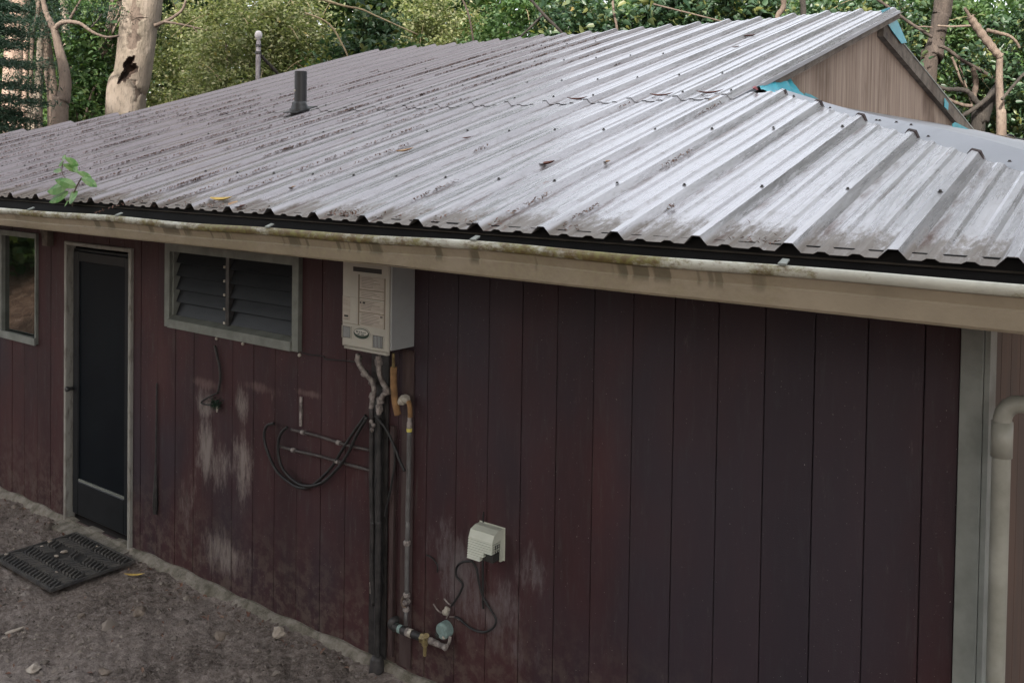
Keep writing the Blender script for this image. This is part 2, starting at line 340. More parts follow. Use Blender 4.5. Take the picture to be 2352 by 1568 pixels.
def bark(name, cols, sc=3, stretch=(1, 1, .35), bs=.7):
    m, nt, b = newmat(name); v = pos(nt, stretch); n = noise(nt, v, sc, 7, .7); n2 = noise(nt, v, sc*9, 5, .7)
    c = ramp(nt, n, [(.3, cols[0]), (.5, cols[1]), (.68, cols[2])])
    c = mixc(nt, maprange(nt, n2, .52, .75), c, tuple(k*.6 for k in cols[0]))
    nt.links.new(c, b.inputs['Base Color']); b.inputs['Roughness'].default_value = .9
    bump(nt, b, n2, bs, .03); return m
M['bark_pale'] = bark('pale_smooth_bark', [(.11, .095, .07), (.21, .172, .138), (.29, .245, .205)], 2.6)
M['bark_pink'] = bark('pinkish_bark', [(.15, .10, .075), (.27, .19, .15), (.35, .27, .22)], 2)
M['bark_brown'] = bark('brown_bark', [(.05, .036, .028), (.115, .085, .067), (.18, .14, .11)], 4)
M['bark_dark'] = bark('dark_bark', [(.012, .010, .009), (.03, .025, .021), (.06, .05, .042)], 4)
M['bark_tan'] = bark('tan_branch_bark', [(.07, .052, .042), (.14, .105, .083), (.19, .15, .12)], 4)
M['bark_deep'] = bark('deep_brown_bark', [(.02, .015, .012), (.055, .042, .035), (.095, .075, .062)], 5)
M['rot'] = simple('rotten_heartwood', (.012, .007, .005), (.04, .022, .014), .95, 14)
M['twig'] = simple('straw_twigs', (.30, .25, .15), (.16, .12, .075), .9, 9, bumps=0)
M['lf_olive'] = leaf_material('olive_leaves', [(.11, .14, .07), (.17, .205, .095), (.23, .26, .125), (.31, .315, .17), (.14, .17, .08), (.42, .39, .27)], .45)
M['lf_green'] = leaf_material('mid_green_leaves', [(.035, .075, .028), (.06, .12, .042), (.10, .17, .06), (.045, .095, .04), (.15, .20, .07)], .35)
M['lf_dark'] = leaf_material('dark_round_leaves', [(.022, .05, .028), (.04, .08, .045), (.065, .115, .065), (.03, .062, .035), (.085, .135, .08), (.17, .18, .06)], .28, .38)
M['lf_frond'] = leaf_material('blue_green_fronds', [(.012, .032, .022), (.022, .05, .034), (.03, .065, .04)], .2)
M['lf_bright'] = leaf_material('bright_yellow_leaves', [(.22, .24, .05), (.30, .30, .08), (.40, .30, .12), (.14, .20, .045)], .5)  # yellow and tan leaf colours, mixed at random
M['lf_seed'] = leaf_material('fresh_seedling_leaves', [(.07, .20, .04), (.13, .29, .07), (.25, .38, .16), (.10, .24, .05)], .35, .4)
M['sill'] = M['trim']
def glass():
    m, nt, b = newmat('window_pane_glass')
    b.inputs['Base Color'].default_value = (.010, .013, .011, 1); b.inputs['Roughness'].default_value = .03; b.inputs['IOR'].default_value = 3.2
    bump(nt, b, noise(nt, pos(nt), 5, 2), .06, .01); return m
M['glass'] = glass()

# ------------------------------------------------------------------ terrain
def hsh(x, y):
    return (np.sin(x*1.7+y*2.3)*.5+np.sin(x*3.9-y*2.9+1.3)*.3+np.sin(x*7.1+y*8.3+.4)*.2)
def terrain(x, y, fine=False):
    x = np.asarray(x, float); y = np.asarray(y, float)
    bankh = np.where(y < 1.9, np.where(y > -1.6, (1.9-y)*.52, 3.5*.52+(-1.6-y)*.10), 0)
    k = np.clip((1.9-y)/.8, 0, 1); bankh = bankh*(k*k*(3-2*k))
    back = np.where(y > 15, (y-15)*.20, 0); back = np.minimum(back, 9+(y-15)*.01)
    h = bankh + back + np.where((y < 1.2) | (y > 15), hsh(x*.6, y*.6)*.16, 0)
    if fine:
        near = np.clip((3.68-y)/.15, 0, 1)*np.clip((y-.5)/1, 0, 1)
        h = h + near*(hsh(x*2.2, y*2.1)*.018+hsh(x*6.3, y*7.7)*.012+hsh(x*17+2, y*19)*.005+hsh(x*41, y*37)*.003)
        fil = np.clip((y-3.40)/.28, 0, 1); h = h + np.where(y < 3.70, fil*fil*.02, 0)
        h = h - np.where(y > 3.75, .05, 0)*np.where(y < 14, 1, 0)
    return h
def grid_lines(segs):
    out = [segs[0][0]]
    for a, b, n in segs: out += [a+(b-a)*(i+1)/n for i in range(n)]
    return np.array(out)
gx_ = grid_lines([(-300, -60, 12), (-60, -14, 23), (-14, -8.6, 18), (-8.6, -2.6, 260), (-2.6, 3, 30), (3, 60, 24), (60, 300, 12)])
gy_ = grid_lines([(-250, -40, 12), (-40, -4, 26), (-4, 1.4, 30), (1.4, 3.72, 104), (3.72, 3.8, 2), (3.8, 15, 14), (15, 60, 32), (60, 400, 16)])
GX, GY = np.meshgrid(gx_, gy_); GZ = terrain(GX, GY, True)
GZ += np.where((GX > -8.6) & (GX < -2.6) & (GY > 1.4) & (GY < 3.66), NR.normal(0, .0055, GX.shape), 0)
nx, ny = len(gx_), len(gy_)
me = bpy.data.meshes.new('ground'); V = np.stack([GX, GY, GZ], -1).reshape(-1, 3)
I = np.arange(nx*ny).reshape(ny, nx); Q = np.stack([I[:-1, :-1], I[:-1, 1:], I[1:, 1:], I[1:, :-1]], -1).reshape(-1, 4)
def fill_mesh(me, V, Q):
    k = Q.shape[1]
    me.vertices.add(len(V)); me.vertices.foreach_set('co', V.astype(np.float32).ravel())
    me.loops.add(Q.size); me.loops.foreach_set('vertex_index', Q.astype(np.int32).ravel())
    me.polygons.add(len(Q)); me.polygons.foreach_set('loop_start', np.arange(0, Q.size, k, dtype=np.int32))
    me.update(calc_edges=True)
fill_mesh(me, V, Q); me.polygons.foreach_set('use_smooth', [True]*len(Q)); me.materials.append(M['ground'])
ground = put(bpy.data.objects.new('ground', me)); ground['kind'] = 'structure'

# ------------------------------------------------------------------ leaf cloud
def leaf_mesh(name, C, size, mat, parent=None, origin=None, broad=.55, droop=.3, six=False, up=None, kind=None, flat=0.0):
    C = np.asarray(C, float); n = len(C); size = np.broadcast_to(size, (n,)).astype(float)*NR.uniform(.65, 1.3, n)
    a = NR.normal(size=(n, 3)); a[:, 2] = a[:, 2]*.6-droop; a /= np.linalg.norm(a, axis=1)[:, None]
    nn = NR.normal(size=(n, 3)); nn[:, 2] = np.abs(nn[:, 2])+.4+flat
    b = np.cross(nn, a); b /= np.linalg.norm(b, axis=1)[:, None]+1e-9; c = np.cross(a, b)
    L = size[:, None]; Wd = L*broad*.5; fold = L*.10
    base = C-a*L*.5; tip = C+a*L*.5
    if six:
        vs_ = [base, base+a*L*.12+b*Wd*.95+c*fold*.6, base+a*L*.5+b*Wd*.9+c*fold, tip-c*fold, base+a*L*.5-b*Wd*.9+c*fold, base+a*L*.12-b*Wd*.95+c*fold*.6]
        V = np.stack(vs_, 1).reshape(-1, 3); k = np.arange(n)[:, None]*6
        Q = np.concatenate([k+np.array([[0, 1, 2, 3]]), k+np.array([[0, 3, 4, 5]])], 1).reshape(-1, 4)
    else:
        vs_ = [base, C+b*Wd+c*fold, tip-c*fold*.5, C-b*Wd+c*fold]
        V = np.stack(vs_, 1).reshape(-1, 3); k = np.arange(n)[:, None]*4
        Q = np.concatenate([k+np.array([[0, 1, 2]]), k+np.array([[0, 2, 3]])], 1).reshape(-1, 3)
    og = Vector(origin) if origin is not None else Vector((0, 0, 0)); V = V-np.array(og)
    me = bpy.data.meshes.new(name); fill_mesh(me, V, Q); me.materials.append(mat)
    o = put(bpy.data.objects.new(name, me), parent, og)
    o['kind'] = kind or 'stuff'
    return o
def cloud(center, rad, nclump, per, spread=.16, shell=.55):
    c = np.array(center); r = np.array(rad)
    d = NR.normal(size=(nclump, 3)); d /= np.linalg.norm(d, axis=1)[:, None]
    rr = NR.uniform(shell**3, 1, nclump)**(1/3); cc = c+d*rr[:, None]*r
    s = NR.uniform(.6, 1.5, nclump)*spread*r.mean()
    pts = np.repeat(cc, per, 0)+NR.normal(size=(nclump*per, 3))*np.repeat(s, per)[:, None]*np.array([1, 1, .8])
    return pts, cc

# ================================================================== the house
XL, XR = -10.6, -0.70                      # wall ends
house = thing('house', (-4.2, WALL, 0), 'low house with pale grey ribbed metal roof and dark maroon board walls', 'house')
# --- openings on the front wall: (x0, x1, z0, z1)
DOOR = (-6.955, -6.068, .045, 2.125); WIN = (-5.655, -4.318, 1.640, 2.19); WLF = (-8.02, -7.385, 1.295, 2.155)
OPEN = [DOOR, WIN, WLF]
WTOP = 2.44
def clip_open(a, b):
    """z-intervals of solid wall for the strip a..b"""
    iv = [(0.03, WTOP)]
    for (x0, x1, z0, z1) in OPEN:
        if a >= x0-1e-6 and b <= x1+1e-6:
            iv2 = []
            for p, q in iv:
                if z0 > p: iv2.append((p, min(q, z0)))
                if z1 < q: iv2.append((max(p, z1), q))
            iv = [(p, q) for p, q in iv2 if q-p > .01]
    return iv
wall = MB()
for (a, b) in [(XL, WLF[0]), (WLF[0], WLF[1]), (WLF[1], DOOR[0]), (DOOR[0], DOOR[1]), (DOOR[1], WIN[0]), (WIN[0], WIN[1]), (WIN[1], XR-.01)]:
    for p, q in clip_open(a, b): wall.box(a, b, WALL+.014, WALL+.10, p, q)
wall.box(XR-.10, XR-.012, WALL+.10, 13.0, .0, WTOP)           # right side wall
wall.box(XL, XL+.09, WALL+.10, 13.0, .0, WTOP); wall.box(XL, XR-.01, 13.0, 13.1, 0, WTOP)
wall.box(XL+.09, XR-.10, WALL+.1, 13.0, 0.01, .04)
wall_o = wall.build('wall', M['backing'], house)
g = XR-.078-.2032*0
x = -1.1176+.2032*2-.06; k = 0
xs = [-1.1005+.2032*i for i in range(-47, 3)]
for a, b in zip(xs[:-1], xs[1:]):
    a2, b2 = max(a, XL), min(b, -.775)
    if b2-a2 < .03: continue
    cuts = sorted({a2+.0018, b2-.0018, *[c for (x0, x1, _, _) in OPEN for c in (x0, x1) if a2+.005 < c < b2-.005]})
    dy = R_.uniform(-.0015, .0015); strips = [(p, q, iv) for p, q in zip(cuts[:-1], cuts[1:]) for iv in clip_open(p, q)]; done = set()
    for i, (p, q, (z0, z1)) in enumerate(strips):
        if i in done: continue
        if len(cuts) == 2: m = MB().cbox(p, q, WALL+dy, WALL+.013, z0-(R_.uniform(0, .012) if z0 < .1 else 0), z1, .003)
        else:
            m = MB().box(p, q, WALL+dy, WALL+.013, z0, z1)
            for j in range(i+1, len(strips)):
                if j not in done and abs(strips[j][0]-q) < 1e-6 and strips[j][2][0] < z1 and strips[j][2][1] > z0: m.box(strips[j][0], strips[j][1], WALL+dy, WALL+.013, *strips[j][2]); done.add(j); break
        m.build('siding_board', M['siding'], wall_o)
# right side wall boards (seen edge-on past the corner)
M['sideboard'] = simple('brown_side_boards', (.075, .042, .030), (.045, .03, .024), .7, 6, stretch=(1, 1, .2))
for i in range(12):
    y0 = WALL+.12+i*.2032; MB().box(XR-.011, XR, y0+.003, y0+.200, 0.02, WTOP).build('siding_board', M['sideboard'], wall_o)
# corner trim boards
ct = MB().cbox(-.772, XR+.004, WALL-.022, WALL-.002, 0, WTOP-.02, .003).build('corner_board', M['trim_pale'], house)
MB().box(XR+.0065, XR+.024, WALL-.018, WALL+.095, 0, WTOP-.02).build('corner_board', M['trim_pale'], house)
# footing along the wall
foot = MB(); fx = np.linspace(XL, -.7, 420)
for i in range(len(fx)-1):
    rings = []
    for xx in (fx[i], fx[i+1]):
        w = .062+.012*math.sin(xx*2.1)+.010*math.sin(xx*9.3)+.006*math.sin(xx*23); h = .050+.006*math.sin(xx*3.3+1)+.006*math.sin(xx*17)
        rings.append([(xx, WALL+.03, -.1), (xx, WALL-w, -.1), (xx, WALL-w, .012), (xx, WALL-w*.55, h*.75), (xx, WALL-.015, h), (xx, WALL+.03, h)])
    foot.prism(rings[0], rings[1], caps=False)
foot.build('footing', M['concrete'], house)
# soffit, fascia
MB().box(-11.0, .44, 2.885, WALL+.013, 2.405, 2.42).build('soffit', M['deck'], house)
MB().box(-11.0, .46, 2.855, 2.88, 2.34, 2.515).build('fascia_board', M['black'], house)

# --- door
dm = MB(); x0, x1, z0, z1 = DOOR
door = MB().box(x0+.03, x1-.03, WALL+.035, WALL+.075, z0+.035, z1-.055).build('door', M['door'], house, label='black door with a tall dark panel and a low kick rail')
fr = .028
for (a, b, c, d) in ((x0, x0+fr, z0-.03, z1), (x1-fr, x1, z0-.03, z1), (x0+fr, x1-fr, z1-fr, z1)):
    MB().cbox(a, b, WALL-.028, WALL+.05, c, d, .006).build('door_frame', M['doorframe'], door)
st = .075
for (a, b, c, d) in ((x0+.06, x0+.06+st, z0+.05, z1-.07), (x1-.06-st, x1-.06, z0+.05, z1-.07), (x0+.06+st, x1-.06-st, z1-.07-st, z1-.07), (x0+.06+st, x1-.06-st, z0+.05, z0+.30)):
    MB().cbox(a, b, WALL+.012, WALL+.034, c, d, .006).build('door_rail', M['door'], door)
MB().box(x0+.06+st, x1-.06-st, WALL+.026, WALL+.034, z0+.30, z1-.07-st).build('door_panel', M['doorpanel'], door)
MB().box(x0+.06+st, x1-.06-st, WALL+.016, WALL+.026, z0+.30, z0+.315).build('drip_strip', M['trim'], door)
MB().lathe((x0+.07, WALL-.015, 1.03), (0, -1, 0), [(-.03, .012), (.0, .012), (.012, .018), (.03, .02), (.036, .012)], 12).build('door_knob', M['metal_dark'], door, smooth=True)
MB().prism([(x0-.02, WALL-.13, -.02), (x0-.02, WALL-.13, .02), (x0-.02, WALL+.03, .045), (x0-.02, WALL+.03, -.02)], [(x1+.02, WALL-.13, -.02), (x1+.02, WALL-.13, .02), (x1+.02, WALL+.03, .045), (x1+.02, WALL+.03, -.02)]).build('door_sill', M['concrete'], door)
# --- jalousie window
x0, x1, z0, z1 = WIN; fw = .055
win = MB().box(x0, x0+fw, WALL-.03, WALL+.05, z0, z1).build('window_frame', M['trim'], house, label='grey painted louvred window with dark glass slats')
MB().box(x1-fw, x1, WALL-.03, WALL+.05, z0, z1).build('frame_jamb', M['trim'], win)
MB().box(x0+fw, x1-fw, WALL-.03, WALL+.05, z1-.05, z1).build('frame_head', M['trim'], win)
MB().prism([(x0+fw, WALL-.045, z0), (x0+fw, WALL-.045, z0+.055), (x0+fw, WALL+.05, z0+.085), (x0+fw, WALL+.05, z0)], [(x1-fw, WALL-.045, z0), (x1-fw, WALL-.045, z0+.055), (x1-fw, WALL+.05, z0+.085), (x1-fw, WALL+.05, z0)]).build('sill', M['trim'], win)
xm = (x0+x1)/2-.03
MB().box(xm-.016, xm+.016, WALL-.005, WALL+.05, z0+.07, z1-.05).build('mullion', M['metal_dark'], win)
MB().box(x0+fw+.004, x0+fw+.020, WALL-.01, WALL+.05, z0+.08, z1-.05).build('louvre_rail', M['trim'], win)
for (a, b) in ((x0+fw+.026, xm-.018), (xm+.018, x1-fw-.004)):
    for i in range(5):
        zc = z0+.125+i*.088; dz = R_.uniform(-.004, .004)
        rg = lambda X: [(X, WALL+.004, zc-.05+dz), (X, WALL+.009, zc-.052+dz), (X, WALL+.047, zc+.042), (X, WALL+.042, zc+.044)]
        MB().prism(rg(a), rg(b)).build('louvre_slat', M['louvre'], win)
        MB().box(b-.03, b-.012, WALL+.0, WALL+.004, zc-.05, zc-.035).build('slat_clip', M['tape'], win)
MB().box(x0+.02, x1-.02, WALL+.085, WALL+.10, z0, z1).build('window_back', M['backing'], win)
for px in (500, 560, 690):
    p = wallpt(px, 770+(px-500)*.19); MB().lathe((p.x, WALL-.004, z0-.022), (0, -1, 0), [(-.004, .009), (.006, .011), (.012, .006)], 8).build('putty_dab', M['tape'], win)
# --- left fixed window
x0, x1, z0, z1 = WLF; fw = .045
wl = MB().box(x1-.018, x1, WALL-.022, WALL+.05, z0, z1).build('window_frame', M['trim'], house, label='pale framed window reflecting the leafy bank')
MB().box(x0, x0+fw+.03, WALL-.022, WALL+.05, z0, z1).build('frame_jamb', M['trim'], wl)
MB().box(x0+fw+.03, x1-.018, WALL-.022, WALL+.05, z1-.04, z1).build('frame_head', M['trim'], wl)
MB().box(x0-.01, x1+.005, WALL-.035, WALL-.023, z0-.005, z0+.05).build('sill', M['trim_pale'], wl)
MB().box(x0+fw+.03, x1-.018, WALL-.022, WALL+.05, z0, z0+.04).build('frame_bottom', M['trim'], wl)
MB().box(x0+fw+.03, x1-.018, WALL+.01, WALL+.016, z0+.04, z1-.04).build('pane', M['glass'], wl)
MB().box(x0, x1, WALL+.085, WALL+.10, z0, z1).build('window_back', M['backing'], wl)
MB().box(x0-.16, x0-.05, WALL-.012, WALL-.002, z0+.02, z1).build('shutter_strip', M['foam'], wl)
p = wallpt(115, 545)
MB().prism([(p.x-.07, WALL-.05, 2.41), (p.x-.07, WALL-.05, 2.20), (p.x-.02, WALL-.05, 2.14), (p.x-.02, WALL-.05, 2.075), (p.x+.055, WALL-.05, 2.075), (p.x+.055, WALL-.05, 2.41)],
           [(p.x-.07, WALL-.002, 2.41), (p.x-.07, WALL-.002, 2.20), (p.x-.02, WALL-.002, 2.14), (p.x-.02, WALL-.002, 2.075), (p.x+.055, WALL-.002, 2.075), (p.x+.055, WALL-.002, 2.41)]).build('bracket', M['oldwood'], house)

# --- roof: deck, sheets, screws
RAKE_R, RAKE_L, HIPC = -2.24, -8.55, 3.08
roof = MB()
def dz(y): return roof_z(y)-.03
roof.face([(-10.95, 2.84, dz(2.84)), (.38, 2.84, dz(2.84)), (-2.25, 5.20, dz(5.20)), (-2.25, 8.33, dz(8.33)), (-8.6, 8.33, dz(8.33)), (-8.6, 5.2, dz(5.2))])
zb = lambda y: 3.84-.226*(y-RIDGE)
roof.face([(-8.6, 8.36, zb(8.36)), (-2.38, 8.36, zb(8.36)), (-2.38, 11.5, zb(11.5)), (.38, 13.86, zb(13.86)), (-10.95, 13.86, zb(13.86)), (-8.6, 11.5, zb(11.5))])
roof_o = roof.build('roof', M['deck'], house)
HB, HT, HH = .041, .014, .027
def back_z(y): return 3.875-.226*(y-RIDGE)
def profile(i0, i1):
    pr = []
    for i in range(i0, i1):
        xr = -5.954+.3048*i
        pr += [(xr-HB, 0), (xr-HT, HH), (xr+HT, HH), (xr+HB, 0)]
        for c in (.1016, .2032): pr += [(xr+c-.024, 0), (xr+c-.011, .0075), (xr+c+.011, .0075), (xr+c+.024, 0)]
    pr.append((-5.954+.3048*i1-HB+.001, 0)); return pr
def sheet(i0, i1, ya, yb, lift, cuts, back=False):
    pr = profile(i0, i1); xr = -5.954+.3048*i1
    pr[-1] = (xr-HB, 0); pr += [(xr-HT, HH+.0016), (xr+HT, HH+.0016), (xr+HB-.004, .003)]     # side lap over the next rib
    ny_ = 9; bm = bmesh.new(); rows = []
    j1, j2 = R_.uniform(-.006, .006), R_.uniform(-.02, .02)
    for j in range(ny_):
        t = j/(ny_-1); y = (ya+j1)+((yb+j2)-(ya+j1))*t; row = []
        for (X, h) in pr:
            z = (back_z(2*RIDGE-y) if back else roof_z(y))+lift+h+.0012*math.sin(X*9+y*5)+.0015*math.sin(X*3.1-y*2.2)
            row.append(bm.verts.new((X, 2*RIDGE-y if back else y, z)))
        rows.append(row)
    for j in range(ny_-1):
        for i in range(len(pr)-1): bm.faces.new((rows[j][i], rows[j][i+1], rows[j+1][i+1], rows[j+1][i]))
    for co, no in cuts:
        bmesh.ops.bisect_plane(bm, geom=bm.verts[:]+bm.edges[:]+bm.faces[:], plane_co=co, plane_no=no, clear_outer=True)
    if not bm.faces: bm.free(); return
    bmesh.ops.recalc_face_normals(bm, faces=bm.faces[:])
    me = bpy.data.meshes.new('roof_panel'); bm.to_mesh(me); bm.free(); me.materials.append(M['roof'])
    o = put(bpy.data.objects.new('roof_panel', me), roof_o)
    md = o.modifiers.new('thickness', 'SOLIDIFY'); md.thickness = .0012; md.offset = -1
hipR = ((HIPC, 0, 0), (1, 1, 0)); hipL = ((RAKE_L, 5.25, 0), (-1, 1, 0))
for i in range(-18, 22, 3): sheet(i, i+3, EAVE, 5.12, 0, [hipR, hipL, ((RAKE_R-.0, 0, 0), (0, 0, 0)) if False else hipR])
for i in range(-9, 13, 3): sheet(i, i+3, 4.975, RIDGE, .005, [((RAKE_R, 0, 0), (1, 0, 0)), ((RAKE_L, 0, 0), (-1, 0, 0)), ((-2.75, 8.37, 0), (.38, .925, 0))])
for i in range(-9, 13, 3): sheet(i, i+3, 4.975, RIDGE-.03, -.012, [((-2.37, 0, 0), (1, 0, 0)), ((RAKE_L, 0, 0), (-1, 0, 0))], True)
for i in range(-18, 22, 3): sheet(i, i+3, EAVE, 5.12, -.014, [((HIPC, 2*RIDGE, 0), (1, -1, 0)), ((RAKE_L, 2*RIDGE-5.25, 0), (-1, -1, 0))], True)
scr = MB().lathe((0, 0, 0), (0, 0, 1), [(0, .0085), (.0015, .0085), (.0022, .005), (.007, .005), (.008, .003)], 8).mesh('roof_screw'); scr.materials.append(M['screw'])
for y in (3.337, 4.215, 5.06, 5.61, 6.55, 7.5):
    for i in range(-12, 22):
        xr = -5.954+.3048*i+R_.uniform(-.008, .008)-.002; yy = y+R_.uniform(-.012, .012)
        if xr+yy > HIPC-.05 or (yy > 5.1 and not RAKE_L+.1 < xr < RAKE_R-.05) or xr-RAKE_L < -(5.1-yy): continue
        if R_.random() < .06: continue
        o = bpy.data.objects.new('roof_screw', scr); put(o, roof_o, (xr, yy, roof_z(yy)+HH+(.006 if yy > 4.97 else .001)))
# end (hip) slope, flashing, rib plugs
def ez(x, y=0): return ZE-.010+.250*(.50-x)
MB().face([(.5, 2.86, ez(.5)), (.5, 13.9, ez(.5)), (-2.36, 11.45, ez(-2.36)), (-2.36, 5.62, ez(-2.36))]).face([(.5, 2.86, ez(.5)-.03), (-2.36, 5.62, ez(-2.36)-.03), (-2.36, 11.45, ez(-2.36)-.03), (.5, 13.9, ez(.5)-.03)]).build('end_slope', M['flash'], roof_o)
fl = MB(); steps = 14
for j in range(steps):
    r = []
    for t in (j/steps, (j+1)/steps):
        cx_, cy_ = .50+(-2.12-.50)*t, 2.80+(5.42-2.80)*t
        w = .26
        pz = roof_z(cy_)
        inner = (cx_-w*.72, cy_-w*.72, roof_z(cy_-w*.72)-.006-.02*t)
        sm = min(1, max(0, (t-.45)/.4)); crest = (cx_, cy_, pz+.006-.052*sm*sm*(3-2*sm))
        outer = (cx_+.10, cy_+.24, ez(cx_+.10)+.006)
        r.append([inner, crest, outer, (outer[0], outer[1], outer[2]-.004), (crest[0], crest[1], crest[2]-.005), (inner[0], inner[1], inner[2]-.003)])
    fl.prism(r[0], r[1], caps=j in (0, steps-1))
fl.build('hip_flashing', M['flash'], roof_o)
for i in range(12, 21):
    xr = -5.954+.3048*i; yy = HIPC-xr
    if yy < EAVE+.05 or yy > 5.15: continue
    a = (xr-HB, yy+HB-.012); q = lambda dx, h, d: (xr+dx, HIPC-(xr+dx)+d, roof_z(HIPC-(xr+dx))+h)
    MB().prism([q(-HB*.9, .002, -.02), q(HB*.9, .002, -.02), q(HT+.006, HH-.003, -.02), q(-HT-.006, HH-.003, -.02)], [q(-HB*.9, .002, .012), q(HB*.9, .002, .016), q(HT+.004, HH+.004, .010), q(-HT-.006, HH+.002, .004)]).build('rib_plug', M['plug'], roof_o)
for px, py in ((3000+375/2.146, 828/2.146), (3000+687/2.146, 932/2.146), (3000+1085/2.146, 1038/2.146), (3000+1112/2.146, 1040/2.146), (3000+1256/2.146, 1055/2.146), (3000+1383/2.146, 1078/2.146), (3000+1530/2.146, 1177/2.146), (3000+2228/2.146, 1392/2.146)):
    p = on_roof(px*.57422, py*.57422, .012); o = bpy.data.objects.new('roof_screw', scr); put(o, roof_o, p)
# rake flange along the right edge of the upper sheets
MB().prism([(RAKE_R+.001, 5.0, roof_z(5.0)+.006), (RAKE_R+.004, 5.0, roof_z(5.0)+.006), (RAKE_R+.004, 5.0, roof_z(5.0)-.02), (RAKE_R+.001, 5.0, roof_z(5.0)-.02)], [(RAKE_R+.001, 8.17, roof_z(8.17)+.006), (RAKE_R+.004, 8.17, roof_z(8.17)+.006), (RAKE_R+.004, 8.17, roof_z(8.17)-.016), (RAKE_R+.001, 8.17, roof_z(8.17)-.016)]).build('rake_flange', M['flash'], roof_o)
# gable wall in plywood sheets
GXW = -2.36; gb = 3.12
def rz_sym(y): return (roof_z(y) if y < RIDGE+.001 else back_z(y))-.035
yy = [4.95, 6.05, 7.25, RIDGE, 9.45, 10.65, 11.75]
for a, b in zip(yy[:-1], yy[1:]):
    a_ = a+.003; f_ = [(GXW, a_, gb), (GXW, b-.002, gb), (GXW, b-.002, max(gb+.005, rz_sym(b-.002))), (GXW, a_, max(gb+.005, rz_sym(a_)))]
    MB().prism(f_, [(X-.018, Y, Z) for X, Y, Z in f_]).build('plywood_sheet', M['plywood'], wall_o)
MB().face([(RAKE_L+.1, 5.1, gb-.2), (RAKE_L+.1, 11.6, gb-.2), (RAKE_L+.1, 11.6, gb), (RAKE_L+.1, RIDGE, rz_sym(RIDGE)), (RAKE_L+.1, 5.1, gb)]).build('gable_back', M['plywood'], wall_o)
# left hip end slope
MB().face([(-10.99, 2.83, ZE-.02), (-8.5, 5.25, roof_z(5.25)-.02), (-8.5, 11.45, roof_z(5.25)-.02), (-10.99, 13.9, ZE-.02)]).build('end_slope', M['flash'], roof_o)
# back rake board
def rake(y0, y1, w0, w1, x0, x1, mat, name, lift=0):
    A = [(x0, y0, rz_sym(y0)+w1+lift), (x1, y0, rz_sym(y0)+w1+lift), (x1, y0, rz_sym(y0)+w0+lift), (x0, y0, rz_sym(y0)+w0+lift)]
    B = [(x0, y1, rz_sym(y1)+w1+lift), (x1, y1, rz_sym(y1)+w1+lift), (x1, y1, rz_sym(y1)+w0+lift), (x0, y1, rz_sym(y1)+w0+lift)]
    return MB().prism(A, B).build(name, mat, house)
bz_ = lambda y, k: back_z(y)-.035+k
MB().prism([(GXW+.003, 7.98, bz_(7.98, .02)), (GXW+.05, 7.98, bz_(7.98, .02)), (GXW+.05, 7.98, bz_(7.98, -.105)), (GXW+.003, 7.98, bz_(7.98, -.105))], [(GXW+.003, 11.3, bz_(11.3, .02)), (GXW+.05, 11.3, bz_(11.3, .02)), (GXW+.05, 11.3, bz_(11.3, -.105)), (GXW+.003, 11.3, bz_(11.3, -.105))]).build('rake_board', M['oldwood'], house)
rake(RIDGE+.05, 11.4, .021, .034, GXW-.10, GXW+.056, M['trim_pale'], 'rake_cap')
MB().box(RAKE_L+.05, -3.2, RIDGE-.045, RIDGE-.005, 3.75, roof_z(RIDGE-.045)-.006).build('ridge_board', M['oldwood'], roof_o)
rake(5.1, RIDGE-.13, -.03, .02, GXW+.003, RAKE_R-.01, M['oldwood'], 'rake_soffit')
MB().prism([(GXW-.1, 11.2, 3.14), (GXW+.5, 11.0, 3.05), (GXW+.5, 11.25, 3.02), (GXW-.1, 11.5, 3.09)], [(GXW-.1, 11.2, 3.20), (GXW+.5, 11.0, 3.10), (GXW+.5, 11.25, 3.07), (GXW-.1, 11.5, 3.15)]).build('barge_board', M['oldwood'], house)

# --- gutter
gx = np.linspace(-11.0, .46, 140)
def lipz(x): return 2.462+.0055*(x+2.2)+.004*math.sin(x*2.2)+.003*math.sin(x*5.1)
def lipy(x): return 2.68+.008*math.sin(x*1.7+.6)+.004*math.sin(x*4.3)
gt = MB(); lp = MB()
for a, b in zip(gx[:-1], gx[1:]):
    r1 = []; r2 = []
    for xx in (a, b):
        ly, lz = lipy(xx), lipz(xx)
        r1.append([(xx, ly+.012, lz-.034), (xx, ly+.022, lz-.056), (xx, ly+.026, lz-.066), (xx, ly+.020, lz-.071), (xx, ly+.030, 2.345), (xx, ly+.036, 2.337), (xx, 2.85, 2.337), (xx, 2.85, 2.341), (xx, ly+.038, 2.341), (xx, ly+.024, lz-.071), (xx, ly+.029, lz-.063), (xx, ly+.015, lz-.030)])
        r2.append([(xx, ly+.014, lz-.002), (xx, ly+.006, lz+.001), (xx, ly, lz-.003), (xx, ly-.002, lz-.012), (xx, ly-.001, lz-.030), (xx, ly+.012, lz-.035), (xx, ly+.015, lz-.030), (xx, ly+.012, lz-.008)])
    gt.prism(r1[0], r1[1], caps=False); lp.prism(r2[0], r2[1], caps=False)
gut = gt.build('gutter', M['gutface'], house, label='taupe eave gutter with mossy stained pale lip')
lp.build('gutter_lip', M['gutlip'], gut, smooth=True)
MB().box(-11.0, .46, 2.845, 2.852, 2.342, 2.47).build('gutter_back', M['black'], gut)
MB().box(-11.0, .46, 2.72, 2.845, 2.3415, 2.352).build('gutter_sludge', M['black'], gut)
